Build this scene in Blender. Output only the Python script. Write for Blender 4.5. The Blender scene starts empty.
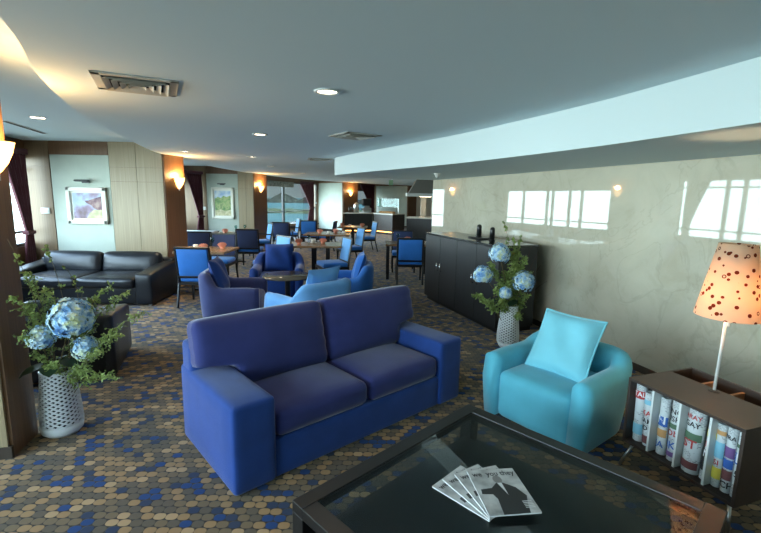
import bpy, bmesh, math, random
from mathutils import Vector, Matrix
random.seed(7)
PI = math.pi
R = math.radians
C = bpy.context.scene.collection

def lin(r, g, b):
    f = lambda c: (c/255/12.92) if c/255 <= .04045 else ((c/255+.055)/1.055)**2.4
    return (f(r), f(g), f(b), 1)

# ------------------------------------------------------------------ materials
def mat(name, col=(128, 128, 128), rough=.6, metal=0, spec=.5, sheen=0, coat=0, bump=0, bscale=200, var=0, vscale=6):
    m = bpy.data.materials.new(name); m.use_nodes = True
    nt = m.node_tree; b = nt.nodes['Principled BSDF']
    c = lin(*col)
    b.inputs['Base Color'].default_value = c
    b.inputs['Roughness'].default_value = rough
    b.inputs['Metallic'].default_value = metal
    b.inputs['Specular IOR Level'].default_value = spec
    if sheen:
        b.inputs['Sheen Weight'].default_value = sheen
        b.inputs['Sheen Roughness'].default_value = .4
    if coat:
        b.inputs['Coat Weight'].default_value = coat
        b.inputs['Coat Roughness'].default_value = .05
    tc = nt.nodes.new('ShaderNodeTexCoord')
    if var:
        n = nt.nodes.new('ShaderNodeTexNoise'); n.inputs['Scale'].default_value = vscale; n.inputs['Detail'].default_value = 5
        nt.links.new(tc.outputs['Object'], n.inputs['Vector'])
        r = nt.nodes.new('ShaderNodeValToRGB')
        r.color_ramp.elements[0].position = .3; r.color_ramp.elements[1].position = .7
        r.color_ramp.elements[0].color = tuple(x*(1-var) for x in c[:3])+(1,)
        r.color_ramp.elements[1].color = tuple(min(1, x*(1+var)) for x in c[:3])+(1,)
        nt.links.new(n.outputs['Fac'], r.inputs['Fac']); nt.links.new(r.outputs['Color'], b.inputs['Base Color'])
    if bump:
        n2 = nt.nodes.new('ShaderNodeTexNoise'); n2.inputs['Scale'].default_value = bscale; n2.inputs['Detail'].default_value = 4
        nt.links.new(tc.outputs['Object'], n2.inputs['Vector'])
        bp = nt.nodes.new('ShaderNodeBump'); bp.inputs['Strength'].default_value = bump; bp.inputs['Distance'].default_value = .01
        nt.links.new(n2.outputs['Fac'], bp.inputs['Height']); nt.links.new(bp.outputs['Normal'], b.inputs['Normal'])
    return m

def emit(name, col, strength):
    m = bpy.data.materials.new(name); m.use_nodes = True
    nt = m.node_tree; b = nt.nodes['Principled BSDF']
    b.inputs['Base Color'].default_value = lin(*col)
    b.inputs['Emission Color'].default_value = lin(*col)
    b.inputs['Emission Strength'].default_value = strength
    return m

def math_node(nt, op, a, b=None, clamp=False):
    n = nt.nodes.new('ShaderNodeMath'); n.operation = op; n.use_clamp = clamp
    for i, x in enumerate((a, b)):
        if x is None: continue
        if isinstance(x, (int, float)): n.inputs[i].default_value = x
        else: nt.links.new(x, n.inputs[i])
    return n.outputs[0]

def glass(name, tint=(255, 255, 255), rough=0.0, f0=.03):
    m = bpy.data.materials.new(name); m.use_nodes = True
    nt = m.node_tree; nt.nodes.clear()
    o = nt.nodes.new('ShaderNodeOutputMaterial'); mx = nt.nodes.new('ShaderNodeMixShader')
    t = nt.nodes.new('ShaderNodeBsdfTransparent'); g = nt.nodes.new('ShaderNodeBsdfGlossy'); f = nt.nodes.new('ShaderNodeLayerWeight'); f.inputs['Blend'].default_value = .5
    t.inputs['Color'].default_value = lin(*tint); g.inputs['Roughness'].default_value = rough; 
    fr = math_node(nt, 'ADD', math_node(nt, 'MULTIPLY', math_node(nt, 'POWER', f.outputs['Facing'], 5.0), .92), f0)
    nt.links.new(fr, mx.inputs[0]); nt.links.new(t.outputs[0], mx.inputs[1]); nt.links.new(g.outputs[0], mx.inputs[2])
    nt.links.new(mx.outputs[0], o.inputs['Surface'])
    return m

def wood_panel(name, c1, c2, rough=.45, sx=60, sz=1.2):
    m = mat(name, c1, rough); nt = m.node_tree; b = nt.nodes['Principled BSDF']
    tc = nt.nodes.new('ShaderNodeTexCoord'); mp = nt.nodes.new('ShaderNodeMapping'); mp.inputs['Scale'].default_value = (sx, sx, sz)
    n = nt.nodes.new('ShaderNodeTexNoise'); n.inputs['Scale'].default_value = 1.0; n.inputs['Detail'].default_value = 4
    r = nt.nodes.new('ShaderNodeValToRGB'); r.color_ramp.elements[0].color = lin(*c1); r.color_ramp.elements[1].color = lin(*c2)
    r.color_ramp.elements[0].position = .3; r.color_ramp.elements[1].position = .7
    nt.links.new(tc.outputs['Object'], mp.inputs[0]); nt.links.new(mp.outputs[0], n.inputs['Vector'])
    nt.links.new(n.outputs['Fac'], r.inputs['Fac']); nt.links.new(r.outputs['Color'], b.inputs['Base Color'])
    return m

def carpet_mat():
    m = mat('carpet', (90, 85, 75), .95, spec=.1, sheen=.16); nt = m.node_tree; b = nt.nodes['Principled BSDF']
    tc = nt.nodes.new('ShaderNodeTexCoord'); sp = nt.nodes.new('ShaderNodeSeparateXYZ'); nt.links.new(tc.outputs['Object'], sp.inputs[0])
    W, H = .064, .05
    M_ = lambda op, a, b_=None, c=False: math_node(nt, op, a, b_, c)
    yy = M_('DIVIDE', sp.outputs['Y'], H); row = M_('FLOOR', yy)
    off = M_('MULTIPLY', M_('MODULO', M_('ABSOLUTE', row), 2.0), .5)
    xx = M_('ADD', M_('DIVIDE', sp.outputs['X'], W), off); colm = M_('FLOOR', xx)
    fx = M_('SUBTRACT', M_('SUBTRACT', xx, colm), .5); fy = M_('SUBTRACT', M_('SUBTRACT', yy, row), .5)
    d = M_('ADD', M_('POWER', M_('ABSOLUTE', M_('MULTIPLY', fx, 2.0)), 2.6), M_('POWER', M_('ABSOLUTE', M_('MULTIPLY', fy, 2.0)), 2.6))
    mask = M_('MULTIPLY', M_('SUBTRACT', 1.05, d), 4.0, True)
    cb = nt.nodes.new('ShaderNodeCombineXYZ'); nt.links.new(colm, cb.inputs[0]); nt.links.new(row, cb.inputs[1])
    wn = nt.nodes.new('ShaderNodeTexWhiteNoise'); wn.noise_dimensions = '2D'; nt.links.new(cb.outputs[0], wn.inputs['Vector'])
    sc = nt.nodes.new('ShaderNodeVectorMath'); sc.operation = 'SCALE'; sc.inputs['Scale'].default_value = .35; nt.links.new(cb.outputs[0], sc.inputs[0])
    pn = nt.nodes.new('ShaderNodeTexNoise'); pn.inputs['Scale'].default_value = 1; nt.links.new(sc.outputs[0], pn.inputs['Vector'])
    v = M_('ADD', M_('MULTIPLY', wn.outputs['Value'], .62), M_('MULTIPLY', M_('SUBTRACT', pn.outputs['Fac'], .5), 1.5), False)
    v = M_('ADD', v, .19, True)
    r = nt.nodes.new('ShaderNodeValToRGB'); r.color_ramp.interpolation = 'CONSTANT'
    els = [(0, (36, 63, 110)), (.2, (48, 58, 80)), (.29, (92, 83, 70)), (.46, (112, 96, 74)), (.62, (146, 118, 83)), (.84, (166, 138, 103))]
    r.color_ramp.elements[0].color = lin(*els[0][1]); r.color_ramp.elements[1].position = els[1][0]; r.color_ramp.elements[1].color = lin(*els[1][1])
    for p, c in els[2:]:
        e = r.color_ramp.elements.new(p); e.color = lin(*c)
    nt.links.new(v, r.inputs['Fac'])
    mx = nt.nodes.new('ShaderNodeMix'); mx.data_type = 'RGBA'; mx.inputs['A'].default_value = lin(58, 53, 48)
    nt.links.new(mask, mx.inputs['Factor']); nt.links.new(r.outputs['Color'], mx.inputs['B'])
    nt.links.new(mx.outputs['Result'], b.inputs['Base Color'])
    bp = nt.nodes.new('ShaderNodeBump'); bp.inputs['Strength'].default_value = .35; bp.inputs['Distance'].default_value = .006
    nt.links.new(mask, bp.inputs['Height']); nt.links.new(bp.outputs['Normal'], b.inputs['Normal'])
    return m

def marble_mat():
    m = mat('marble', (172, 170, 150), .025, spec=.6); nt = m.node_tree; b = nt.nodes['Principled BSDF']
    tc = nt.nodes.new('ShaderNodeTexCoord')
    n1 = nt.nodes.new('ShaderNodeTexNoise'); n1.inputs['Scale'].default_value = 2.2; n1.inputs['Detail'].default_value = 9; n1.inputs['Roughness'].default_value = .65; n1.inputs['Distortion'].default_value = .8
    nt.links.new(tc.outputs['Object'], n1.inputs['Vector'])
    r = nt.nodes.new('ShaderNodeValToRGB')
    r.color_ramp.elements[0].position = .32; r.color_ramp.elements[0].color = lin(176, 168, 147)
    r.color_ramp.elements[1].position = .66; r.color_ramp.elements[1].color = lin(190, 183, 163)
    e = r.color_ramp.elements.new(.48); e.color = lin(185, 178, 159)
    nt.links.new(n1.outputs['Fac'], r.inputs['Fac'])
    n2 = nt.nodes.new('ShaderNodeTexNoise'); n2.inputs['Scale'].default_value = 1.3; n2.inputs['Detail'].default_value = 6; n2.inputs['Distortion'].default_value = 1.6
    nt.links.new(tc.outputs['Object'], n2.inputs['Vector'])
    v = math_node(nt, 'ABSOLUTE', math_node(nt, 'SUBTRACT', n2.outputs['Fac'], .5))
    vm = math_node(nt, 'SUBTRACT', 1.0, math_node(nt, 'MULTIPLY', v, 60.0), True)
    vm = math_node(nt, 'MULTIPLY', vm, .14)
    mx = nt.nodes.new('ShaderNodeMix'); mx.data_type = 'RGBA'; mx.inputs['B'].default_value = lin(104, 94, 78)
    nt.links.new(vm, mx.inputs['Factor']); nt.links.new(r.outputs['Color'], mx.inputs['A'])
    nt.links.new(mx.outputs['Result'], b.inputs['Base Color'])
    return m

def ramp_noise(name, stops, scale=5, rough=.6, detail=4, coord='Object'):
    m = mat(name, (128, 128, 128), rough); nt = m.node_tree; b = nt.nodes['Principled BSDF']
    tc = nt.nodes.new('ShaderNodeTexCoord'); n = nt.nodes.new('ShaderNodeTexNoise'); n.inputs['Scale'].default_value = scale; n.inputs['Detail'].default_value = detail
    nt.links.new(tc.outputs[coord], n.inputs['Vector'])
    r = nt.nodes.new('ShaderNodeValToRGB'); e = r.color_ramp.elements
    e[0].position, e[0].color = stops[0][0], lin(*stops[0][1]); e[1].position, e[1].color = stops[-1][0], lin(*stops[-1][1])
    for p, c in stops[1:-1]:
        q = e.new(p); q.color = lin(*c)
    nt.links.new(n.outputs['Fac'], r.inputs['Fac']); nt.links.new(r.outputs['Color'], b.inputs['Base Color'])
    return m

def shade_mat():
    m = bpy.data.materials.new('lamp_shade_paper'); m.use_nodes = True; nt = m.node_tree; nt.nodes.clear()
    o = nt.nodes.new('ShaderNodeOutputMaterial'); mx = nt.nodes.new('ShaderNodeMixShader'); mx.inputs[0].default_value = .55
    d = nt.nodes.new('ShaderNodeBsdfDiffuse'); t = nt.nodes.new('ShaderNodeBsdfTranslucent')
    tc = nt.nodes.new('ShaderNodeTexCoord'); v = nt.nodes.new('ShaderNodeTexVoronoi'); v.inputs['Scale'].default_value = 27; v.inputs['Randomness'].default_value = 1
    nt.links.new(tc.outputs['Object'], v.inputs['Vector'])
    a = math_node(nt, 'LESS_THAN', v.outputs['Distance'], .30); k = math_node(nt, 'GREATER_THAN', v.outputs['Distance'], .17)
    sepc = nt.nodes.new('ShaderNodeSeparateColor'); nt.links.new(v.outputs['Color'], sepc.inputs[0])
    pick = math_node(nt, 'LESS_THAN', sepc.outputs[0], .72); ringpick = math_node(nt, 'GREATER_THAN', sepc.outputs[1], .4)
    ring = math_node(nt, 'MULTIPLY', a, math_node(nt, 'MAXIMUM', k, ringpick)); ring = math_node(nt, 'MULTIPLY', ring, pick)
    mc = nt.nodes.new('ShaderNodeMix'); mc.data_type = 'RGBA'; mc.inputs['A'].default_value = lin(250, 220, 190); mc.inputs['B'].default_value = lin(132, 58, 34)
    nt.links.new(ring, mc.inputs['Factor'])
    nt.links.new(mc.outputs['Result'], d.inputs['Color']); nt.links.new(mc.outputs['Result'], t.inputs['Color'])
    nt.links.new(d.outputs[0], mx.inputs[1]); nt.links.new(t.outputs[0], mx.inputs[2]); nt.links.new(mx.outputs[0], o.inputs['Surface'])
    return m

def newsprint():
    m = mat('newsprint', (190, 196, 198), .7); nt = m.node_tree; b = nt.nodes['Principled BSDF']
    tc = nt.nodes.new('ShaderNodeTexCoord'); br = nt.nodes.new('ShaderNodeTexBrick'); mp = nt.nodes.new('ShaderNodeMapping')
    mp.inputs['Rotation'].default_value = (R(90), 0, 0)
    nt.links.new(tc.outputs['Object'], mp.inputs[0]); nt.links.new(mp.outputs[0], br.inputs['Vector'])
    br.inputs['Color1'].default_value = lin(84, 90, 100); br.inputs['Color2'].default_value = lin(150, 158, 164); br.inputs['Mortar'].default_value = lin(188, 194, 195)
    br.inputs['Scale'].default_value = 1; br.inputs['Brick Width'].default_value = .017; br.inputs['Row Height'].default_value = .0085; br.inputs['Mortar Size'].default_value = .0026
    n = nt.nodes.new('ShaderNodeTexNoise'); n.inputs['Scale'].default_value = 22; nt.links.new(tc.outputs['Object'], n.inputs['Vector'])
    k = math_node(nt, 'GREATER_THAN', n.outputs['Fac'], .47)
    mx = nt.nodes.new('ShaderNodeMix'); mx.data_type = 'RGBA'; mx.inputs['B'].default_value = lin(190, 197, 199)
    nt.links.new(k, mx.inputs['Factor']); nt.links.new(br.outputs['Color'], mx.inputs['A']); nt.links.new(mx.outputs['Result'], b.inputs['Base Color'])
    return m

MT = dict(
    carpet=carpet_mat(), marble=marble_mat(), shade=shade_mat(),
    ceiling=mat('ceiling_paint', (210, 225, 230), .9, spec=.2), soffit=mat('soffit_paint', (200, 212, 212), .9, spec=.2),
    veneer=wood_panel('veneer', (140, 122, 92), (160, 142, 110)), shadewood=wood_panel('shaded_veneer', (112, 90, 64), (130, 106, 78)), brown=wood_panel('brown_veneer', (98, 68, 42), (118, 84, 54)),
    pale=mat('pale_panel', (176, 184, 170), .6, var=.06, vscale=3), groove=mat('groove', (60, 48, 36), .8),
    plain=mat('plain_wall', (170, 165, 150), .8), dkframe=mat('dark_window_frame', (22, 24, 26), .4),
    pane=glass('window_glass'), tinted=glass('tinted_glass', (150, 172, 172)), glass=glass('table_glass', (208, 216, 216), 0, .055), clear=glass('clear_glass', (225, 240, 238)),
    curtain=mat('curtain', (84, 34, 42), .8, sheen=.3), valance=ramp_noise('valance', [(.35, (70, 62, 50)), (.5, (170, 165, 150)), (.65, (90, 84, 70))], 14),
    navyc=mat('navy_cushion', (43, 51, 104), .85, sheen=.4, bump=.12, bscale=260, var=.12, vscale=5, spec=.2), navy=mat('navy_velvet', (30, 62, 128), .85, sheen=.35, bump=.12, bscale=260, var=.12, vscale=5, spec=.2),  # one sofa fabric: light on the pile painted as dull cushions, vivid frame
    dusk=mat('dusk_velvet', (62, 70, 116), .85, sheen=.5, bump=.12, bscale=260, var=.1, spec=.2),
    mid=mat('mid_blue', (48, 104, 178), .8, sheen=.35, bump=.1, bscale=260, var=.08, spec=.2),
    sky=mat('sky_blue', (104, 164, 222), .75, sheen=.4, bump=.1, bscale=260, var=.06, spec=.2),
    aqualight=mat('pale_aqua_cloth', (122, 198, 214), .7, sheen=.3, bump=.08, bscale=300, var=.04, spec=.25), aqua=mat('aqua_cloth', (90, 178, 200), .7, sheen=.3, bump=.08, bscale=300, var=.06, spec=.25),
    leather=mat('black_leather', (24, 27, 32), .32, bump=.25, bscale=60, spec=.5),
    black=mat('black_wood', (20, 19, 19), .35, var=.15, vscale=20), cab=wood_panel('cabinet_wood', (30, 30, 31), (40, 40, 41), .32, 40, 1),
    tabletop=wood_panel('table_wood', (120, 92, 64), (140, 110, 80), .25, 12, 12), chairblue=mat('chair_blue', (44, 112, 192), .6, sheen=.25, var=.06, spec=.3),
    chairdim=mat('chair_blue_shaded', (52, 66, 104), .7, sheen=.2, var=.06, spec=.3),  # shaded copy of the chair blue, backlight darkening put into the colour
    rackw=mat('dark_walnut', (52, 40, 33), .45, var=.15, vscale=12), white=mat('white_paint', (206, 212, 210), .5), walnut=wood_panel('light_wood', (150, 106, 72), (172, 126, 88), .5, 30, 30),
    steel=mat('steel', (190, 192, 192), .28, metal=1), pole=mat('pole_white', (206, 204, 198), .35), chrome=mat('chrome', (210, 212, 214), .15, metal=1),
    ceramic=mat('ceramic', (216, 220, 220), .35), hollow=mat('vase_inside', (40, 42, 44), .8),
    leaf=mat('leaf', (128, 146, 78), .6, var=.35, vscale=20), leafdk=mat('dark_leaf', (42, 64, 42), .5, var=.2, vscale=15), twig=mat('twig', (96, 84, 56), .8), barebr=mat('bare_twig', (82, 56, 46), .8),
    bloom=ramp_noise('bloom', [(.30, (74, 122, 184)), (.44, (128, 176, 216)), (.54, (196, 220, 232)), (.66, (206, 216, 168))], 16),
    bulb=emit('bulb_glow', (255, 220, 170), 14), sconce=emit('sconce_glow', (255, 190, 105), 4.5), down=emit('downlight_glow', (255, 232, 200), 10), led=emit('led_strip', (255, 180, 90), 5),
    frame=mat('picture_frame', (226, 222, 208), .5), grille=mat('vent_grey', (188, 188, 178), .5), dark=mat('recess_shade', (26, 27, 28), .8),
    switch=mat('switch_plate', (220, 220, 212), .4), paper=newsprint(),
    napkin=mat('napkin_salmon', (206, 132, 108), .8), china=mat('china', (228, 228, 222), .25), cloth=mat('white_glare', (226, 230, 234), .8),
    water=mat('sea_water', (32, 48, 48), .8, spec=0), land=mat('far_land', (22, 22, 18), .9, spec=0, var=.25, vscale=.01), bank=mat('near_bank', (38, 40, 26), .9, spec=0, var=.3, vscale=.02),
    stone=mat('counter_stone', (206, 200, 188), .25), cook=mat('cook_steel', (150, 146, 138), .35, metal=.7), tilew=mat('kitchen_wall', (190, 186, 172), .5),
    red=mat('ink_red', (172, 52, 52), .7), ink=mat('ink_black', (30, 30, 34), .7), blueink=mat('ink_blue', (46, 92, 168), .7), tan=mat('ink_tan', (186, 140, 90), .7),
    green=mat('ink_green', (78, 108, 84), .7), yellow=mat('ink_yellow', (206, 190, 70), .7), cyan=mat('ink_cyan', (120, 178, 200), .7), purple=mat('ink_purple', (106, 76, 128), .7), maroon=mat('ink_maroon', (104, 58, 60), .7),
    cover=ramp_noise('magazine_cover', [(.35, (140, 142, 142)), (.5, (182, 184, 184)), (.65, (214, 216, 214))], 10, .4), suit=mat('cover_suit', (44, 44, 44), .45), skin=mat('cover_face', (130, 128, 126), .45), whitep=mat('cover_white', (220, 222, 222), .5),
    sea=ramp_noise('painting_coast', [(.3, (150, 170, 200)), (.45, (176, 190, 214)), (.55, (150, 130, 150)), (.65, (120, 96, 100)), (.75, (190, 180, 140))], 3.2, .6, 6),
    cliff=ramp_noise('painted_cliff', [(.35, (92, 70, 84)), (.5, (130, 96, 100)), (.65, (168, 140, 132))], 9), sand=ramp_noise('painted_sand', [(.4, (176, 168, 128)), (.6, (206, 196, 156))], 9), paintsky=ramp_noise('painted_sky', [(.4, (150, 176, 204)), (.6, (204, 212, 214))], 5),
    trees=ramp_noise('painting_trees', [(.3, (70, 100, 70)), (.45, (120, 150, 90)), (.55, (160, 170, 110)), (.65, (90, 120, 80)), (.8, (200, 190, 150))], 6, .6, 6),
)

# ------------------------------------------------------------------ mesh helpers
class MB:
    def __init__(s): s.v = []; s.f = []
    def add(s, vs, fs, mx=None):
        o = len(s.v)
        for p in vs:
            p = Vector(p); s.v.append(tuple(mx @ p) if mx else tuple(p))
        s.f += [tuple(i+o for i in f) for f in fs]; return s
    def box(s, x0, x1, y0, y1, z0, z1, mx=None):
        return s.add([(x0, y0, z0), (x1, y0, z0), (x1, y1, z0), (x0, y1, z0), (x0, y0, z1), (x1, y0, z1), (x1, y1, z1), (x0, y1, z1)],
                     [(3, 2, 1, 0), (4, 5, 6, 7), (0, 1, 5, 4), (1, 2, 6, 5), (2, 3, 7, 6), (3, 0, 4, 7)], mx)
    def prism(s, poly, z0, z1, mx=None):
        a = sum(poly[i][0]*poly[(i+1) % len(poly)][1]-poly[(i+1) % len(poly)][0]*poly[i][1] for i in range(len(poly)))
        if a < 0: poly = poly[::-1]
        n = len(poly)
        return s.add([(x, y, z0) for x, y in poly]+[(x, y, z1) for x, y in poly],
                     [tuple(range(n-1, -1, -1)), tuple(range(n, 2*n))]+[(i, (i+1) % n, n+(i+1) % n, n+i) for i in range(n)], mx)
    def lathe(s, prof, n=24, a0=0, a1=2*PI, mx=None, cap=True):
        full = abs(a1-a0-2*PI) < 1e-6; m = n if full else n+1; vs = []; fs = []
        for r, z in prof:
            for i in range(m):
                a = a0+(a1-a0)*i/n; vs.append((r*math.cos(a), r*math.sin(a), z))
        for j in range(len(prof)-1):
            for i in range(n):
                k = (i+1) % m; fs.append((j*m+i, j*m+k, (j+1)*m+k, (j+1)*m+i))
        if cap and full:
            if prof[0][0] > 1e-4: fs.append(tuple(range(m-1, -1, -1)))
            if prof[-1][0] > 1e-4: fs.append(tuple((len(prof)-1)*m+i for i in range(m)))
        return s.add(vs, fs, mx)
    def cyl(s, x, y, z0, z1, r, n=16, r2=None, mx=None):
        t = Matrix.Translation((x, y, 0)); return s.lathe([(r, z0), (r2 if r2 is not None else r, z1)], n, mx=(mx @ t) if mx else t)
    def tube(s, pts, r, n=6, mx=None):
        pts = [Vector(p) for p in pts]; vs = []; fs = []
        for i, p in enumerate(pts):
            d = (pts[min(i+1, len(pts)-1)]-pts[max(i-1, 0)]).normalized()
            u = d.orthogonal().normalized() if i == 0 else (u-d*u.dot(d)).normalized()
            w = d.cross(u); rr = r(i/(len(pts)-1)) if callable(r) else r
            for k in range(n):
                a = 2*PI*k/n; vs.append(p+(u*math.cos(a)+w*math.sin(a))*rr)
        for i in range(len(pts)-1):
            for k in range(n):
                q = (k+1) % n; fs.append((i*n+k, i*n+q, (i+1)*n+q, (i+1)*n+k))
        fs.append(tuple(range(n-1, -1, -1))); fs.append(tuple((len(pts)-1)*n+k for k in range(n)))
        return s.add(vs, fs, mx)
    def rbox(s, sx, sy, sz, r, bulge=(0, 0, 0), n=10, mx=None, fn=None):
        # rounded box centred on the origin, faces may bulge; fn reshapes each vertex
        def coords(h):
            t = [-h, -h+r*.3, -h+r]; k = max(2, n-4)
            t += [-h+r+(2*h-2*r)*i/k for i in range(1, k)]
            return t+[h-r, h-r*.3, h]
        X, Y, Z = coords(sx/2), coords(sy/2), coords(sz/2); idx = {}; vs = []; fs = []
        def vert(x, y, z):
            key = (round(x, 5), round(y, 5), round(z, 5))
            if key in idx: return idx[key]
            c = Vector((max(-sx/2+r, min(sx/2-r, x)), max(-sy/2+r, min(sy/2-r, y)), max(-sz/2+r, min(sz/2-r, z))))
            d = Vector((x, y, z))-c; p = c+(d.normalized()*r if d.length > 1e-9 else d)
            a, b, c2 = 2*x/sx, 2*y/sy, 2*z/sz
            p.x += bulge[0]*a*(1-b*b)*(1-c2*c2); p.y += bulge[1]*b*(1-a*a)*(1-c2*c2); p.z += bulge[2]*c2*(1-a*a)*(1-b*b)
            if fn: p = Vector(fn(p, a, b, c2))
            idx[key] = len(vs); vs.append(p); return idx[key]
        for A, B, side in ((X, Y, 'z'), (Y, Z, 'x'), (Z, X, 'y')):
            h = {'z': sz/2, 'x': sx/2, 'y': sy/2}[side]
            for sg in (-1, 1):
                for i in range(len(A)-1):
                    for j in range(len(B)-1):
                        q = [(A[i], B[j]), (A[i+1], B[j]), (A[i+1], B[j+1]), (A[i], B[j+1])]
                        if sg < 0: q = q[::-1]
                        P = {'z': lambda a, b: (a, b, sg*h), 'x': lambda a, b: (sg*h, a, b), 'y': lambda a, b: (b, sg*h, a)}[side]
                        fs.append(tuple(vert(*P(a, b)) for a, b in q))
        return s.add(vs, fs, mx)
    def build(s, name, m, parent=None, smooth=False, bevel=0, loc=None, rot=None):
        me = bpy.data.meshes.new(name); me.from_pydata(s.v, [], s.f); me.update()
        if smooth:
            for p in me.polygons: p.use_smooth = True
        o = bpy.data.objects.new(name, me); C.objects.link(o)
        me.materials.append(MT[m] if isinstance(m, str) else m)
        if parent: o.parent = parent
        if loc: o.location = loc
        if rot: o.rotation_euler = rot
        if bevel:
            b = o.modifiers.new('bevel', 'BEVEL'); b.width = bevel; b.segments = 2; b.limit_method = 'ANGLE'
        return o

def T(x, y, z, rz=0, rx=0, ry=0):
    return Matrix.Translation((x, y, z)) @ Matrix.Rotation(rz, 4, 'Z') @ Matrix.Rotation(rx, 4, 'X') @ Matrix.Rotation(ry, 4, 'Y')
def tag(o, label, cat, group=None):
    o['label'] = label; o['category'] = cat
    if group: o['group'] = group
    return o
def thing(name, label, cat, loc=(0, 0, 0), rz=0, group=None):
    o = bpy.data.objects.new(name, None); C.objects.link(o); o.empty_display_size = .1
    o.location = loc; o.rotation_euler = (0, 0, rz); return tag(o, label, cat, group)
def kids(o): return [c for c in o.children]
def dup(o, parent=None):
    c = o.copy(); C.objects.link(c)
    if parent: c.parent = parent
    for k in kids(o): dup(k, c)
    return c
def place(proto, first, loc, rz, label, group=None):
    o = proto if first else dup(proto)
    o.location = loc; o.rotation_euler = (0, 0, rz); o['label'] = label
    if group: o['group'] = group
    return o
def struct(o): o['kind'] = 'structure'; return o

# ------------------------------------------------------------------ room shell
WD = Vector((math.sin(R(-16.6)), math.cos(R(-16.6)), 0)); W0 = Vector((2.6, 4.307, 0))     # marble wall line
WN = Vector((WD.y, -WD.x, 0))                                                            # away from the room
def wp(t, d=0): p = W0+WD*t+WN*d; return (p.x, p.y)
CZ, PZ, SZ = 2.37, 2.56, 2.07

OUT = [(8.5, -4), (-3.4, -4), (-4.78, 1.9), (-4.86, 2.2), (-6.4, 7.74), (-6.24, 8.22), (-6.58, 13.9), (-6.42, 14.8), (-3.65, 22.9), (-2.92, 23.7), (-.8, 26.1), (8.5, 26.1)]
struct(MB().prism(OUT, -.1, 0).build('floor', 'carpet'))
edge = [(.6, -3.9), (-.2, -2), (-.75, 0.2), (-1.51, 1.84), (-2.06, 2.75), (-2.67, 4.05), (-3.27, 5.79), (-3.84, 7.74), (-4.05, 9.5), (-4.2, 11.5), (-4.15, 13.9), (-3.9, 16), (-3.2, 18.6), (-1.9, 21.0), (-.4, 23.2), (1.2, 25)]
def smooth_curve(p, n=6):
    out = []
    for i in range(len(p)-1):
        a, b, c, d = (Vector(p[max(i-1, 0)]), Vector(p[i]), Vector(p[i+1]), Vector(p[min(i+2, len(p)-1)]))
        for k in range(n):
            t = k/n; out.append(tuple(.5*((2*b)+(c-a)*t+(2*a-5*b+4*c-d)*t*t+(3*b-a-3*c+d)*t**3)))
    return out+[tuple(p[-1])]
ce = smooth_curve(edge)
mc = MB().prism(ce+[(8, 26), (8, -3.9)], CZ, PZ+.02)
struct(mc.build('ceiling', 'ceiling'))
struct(MB().prism(OUT, PZ, PZ+.1).build('ceiling', 'ceiling'))
sof = smooth_curve([(2.1, .4), (1.92, 1.3), (1.74, 2.1), (1.64, 2.5), (1.48, 3.08), (1.18, 3.88), (.74, 4.9), (.23, 5.85), (-.35, 6.9), (-.80, 7.8)], 8)
tip = [(-.86, 8.05), (-.86, 8.3), (-.72, 8.5)]
struct(MB().prism(sof+tip+[wp(5.3, .3), wp(-9, .3), (3.4, -3.9), (2.7, -2), (2.3, -.6)], SZ, CZ-.001).build('ceiling_soffit', 'soffit'))
wl = MB().prism([wp(-9), wp(5.3), wp(5.3, .3), wp(-9, .3)], 0, SZ)
struct(wl.build('wall_right', 'marble'))
struct(MB().prism([wp(-9, -.012), wp(5.3, -.012), wp(5.3, 0), wp(-9, 0)], 0, .07).build('baseboard_right', 'groove'))
bk = wp(-9)
struct(MB().box(-3.4, 7, -4.0, -3.9, 0, PZ).build('wall_back', 'plain'))
struct(MB().box(1.95, 8.5, 25.3, 25.5, 0, PZ).build('wall_far', 'tilew'))
struct(MB().prism([(5.2, 8.9), (8, 25.3), (8.2, 25.3), (5.4, 8.8)], 0, PZ).build('wall_right', 'tilew'))
struct(MB().prism([wp(5.3, .3), (5.2, 8.9), (5.3, 8.7), wp(4.5, .3)], 0, PZ).build('wall_right', 'tilew'))

# piers: picture wall faces the viewer, the narrow end faces the room
def U(a, b): d = (Vector(b)-Vector(a)); return d.normalized()
def pier(name, near, far, out_near, out_far):
    """brown core with a veneered picture wall on the side near->out_near"""
    o = struct(MB().prism([near, far, out_far, out_near], 0, PZ).build(name, 'brown'))
    n, w = Vector(near), Vector(out_near); d = (w-n); L = d.length; d.normalize(); nr = Vector((-d.y, d.x))
    if nr.dot(Vector((0, 0))-n) < 0: nr = -nr
    return n, d, nr, L
def panel(n, d, nr, a, b, z0, z1, m, t=.02, name='wall_panel'):
    p = [n+d*a, n+d*b, n+d*b+nr*t, n+d*a+nr*t]
    return struct(MB().prism([tuple(q) for q in p], z0, z1).build(name, m))
def picture_wall(n, d, nr, L, header=2.33, p0=.95, p1=1.97):
    for a, b in ((.02, p0/2-.003), (p0/2+.003, p0-.01)) if p0 > .2 else ():
        for z0, z1 in ((.08, 1.885), (1.89, 2.13), (2.135, PZ)):
            panel(n, d, nr, a, b, z0, z1, 'veneer')
    panel(n, d, nr, p0, p1, .08, header, 'pale', .014)
    panel(n, d, nr, p0, p1, header+.006, PZ, 'brown', .02)
    for z0, z1 in ((.08, 1.885), (1.89, 2.13), (2.135, PZ)):
        panel(n, d, nr, p1+.01, L, z0, z1, 'shadewood')  # same wall veneer, shade by the window put into a darker colour
    panel(n, d, nr, 0, L, 0, .08, 'groove', .026, 'baseboard_left')

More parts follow.
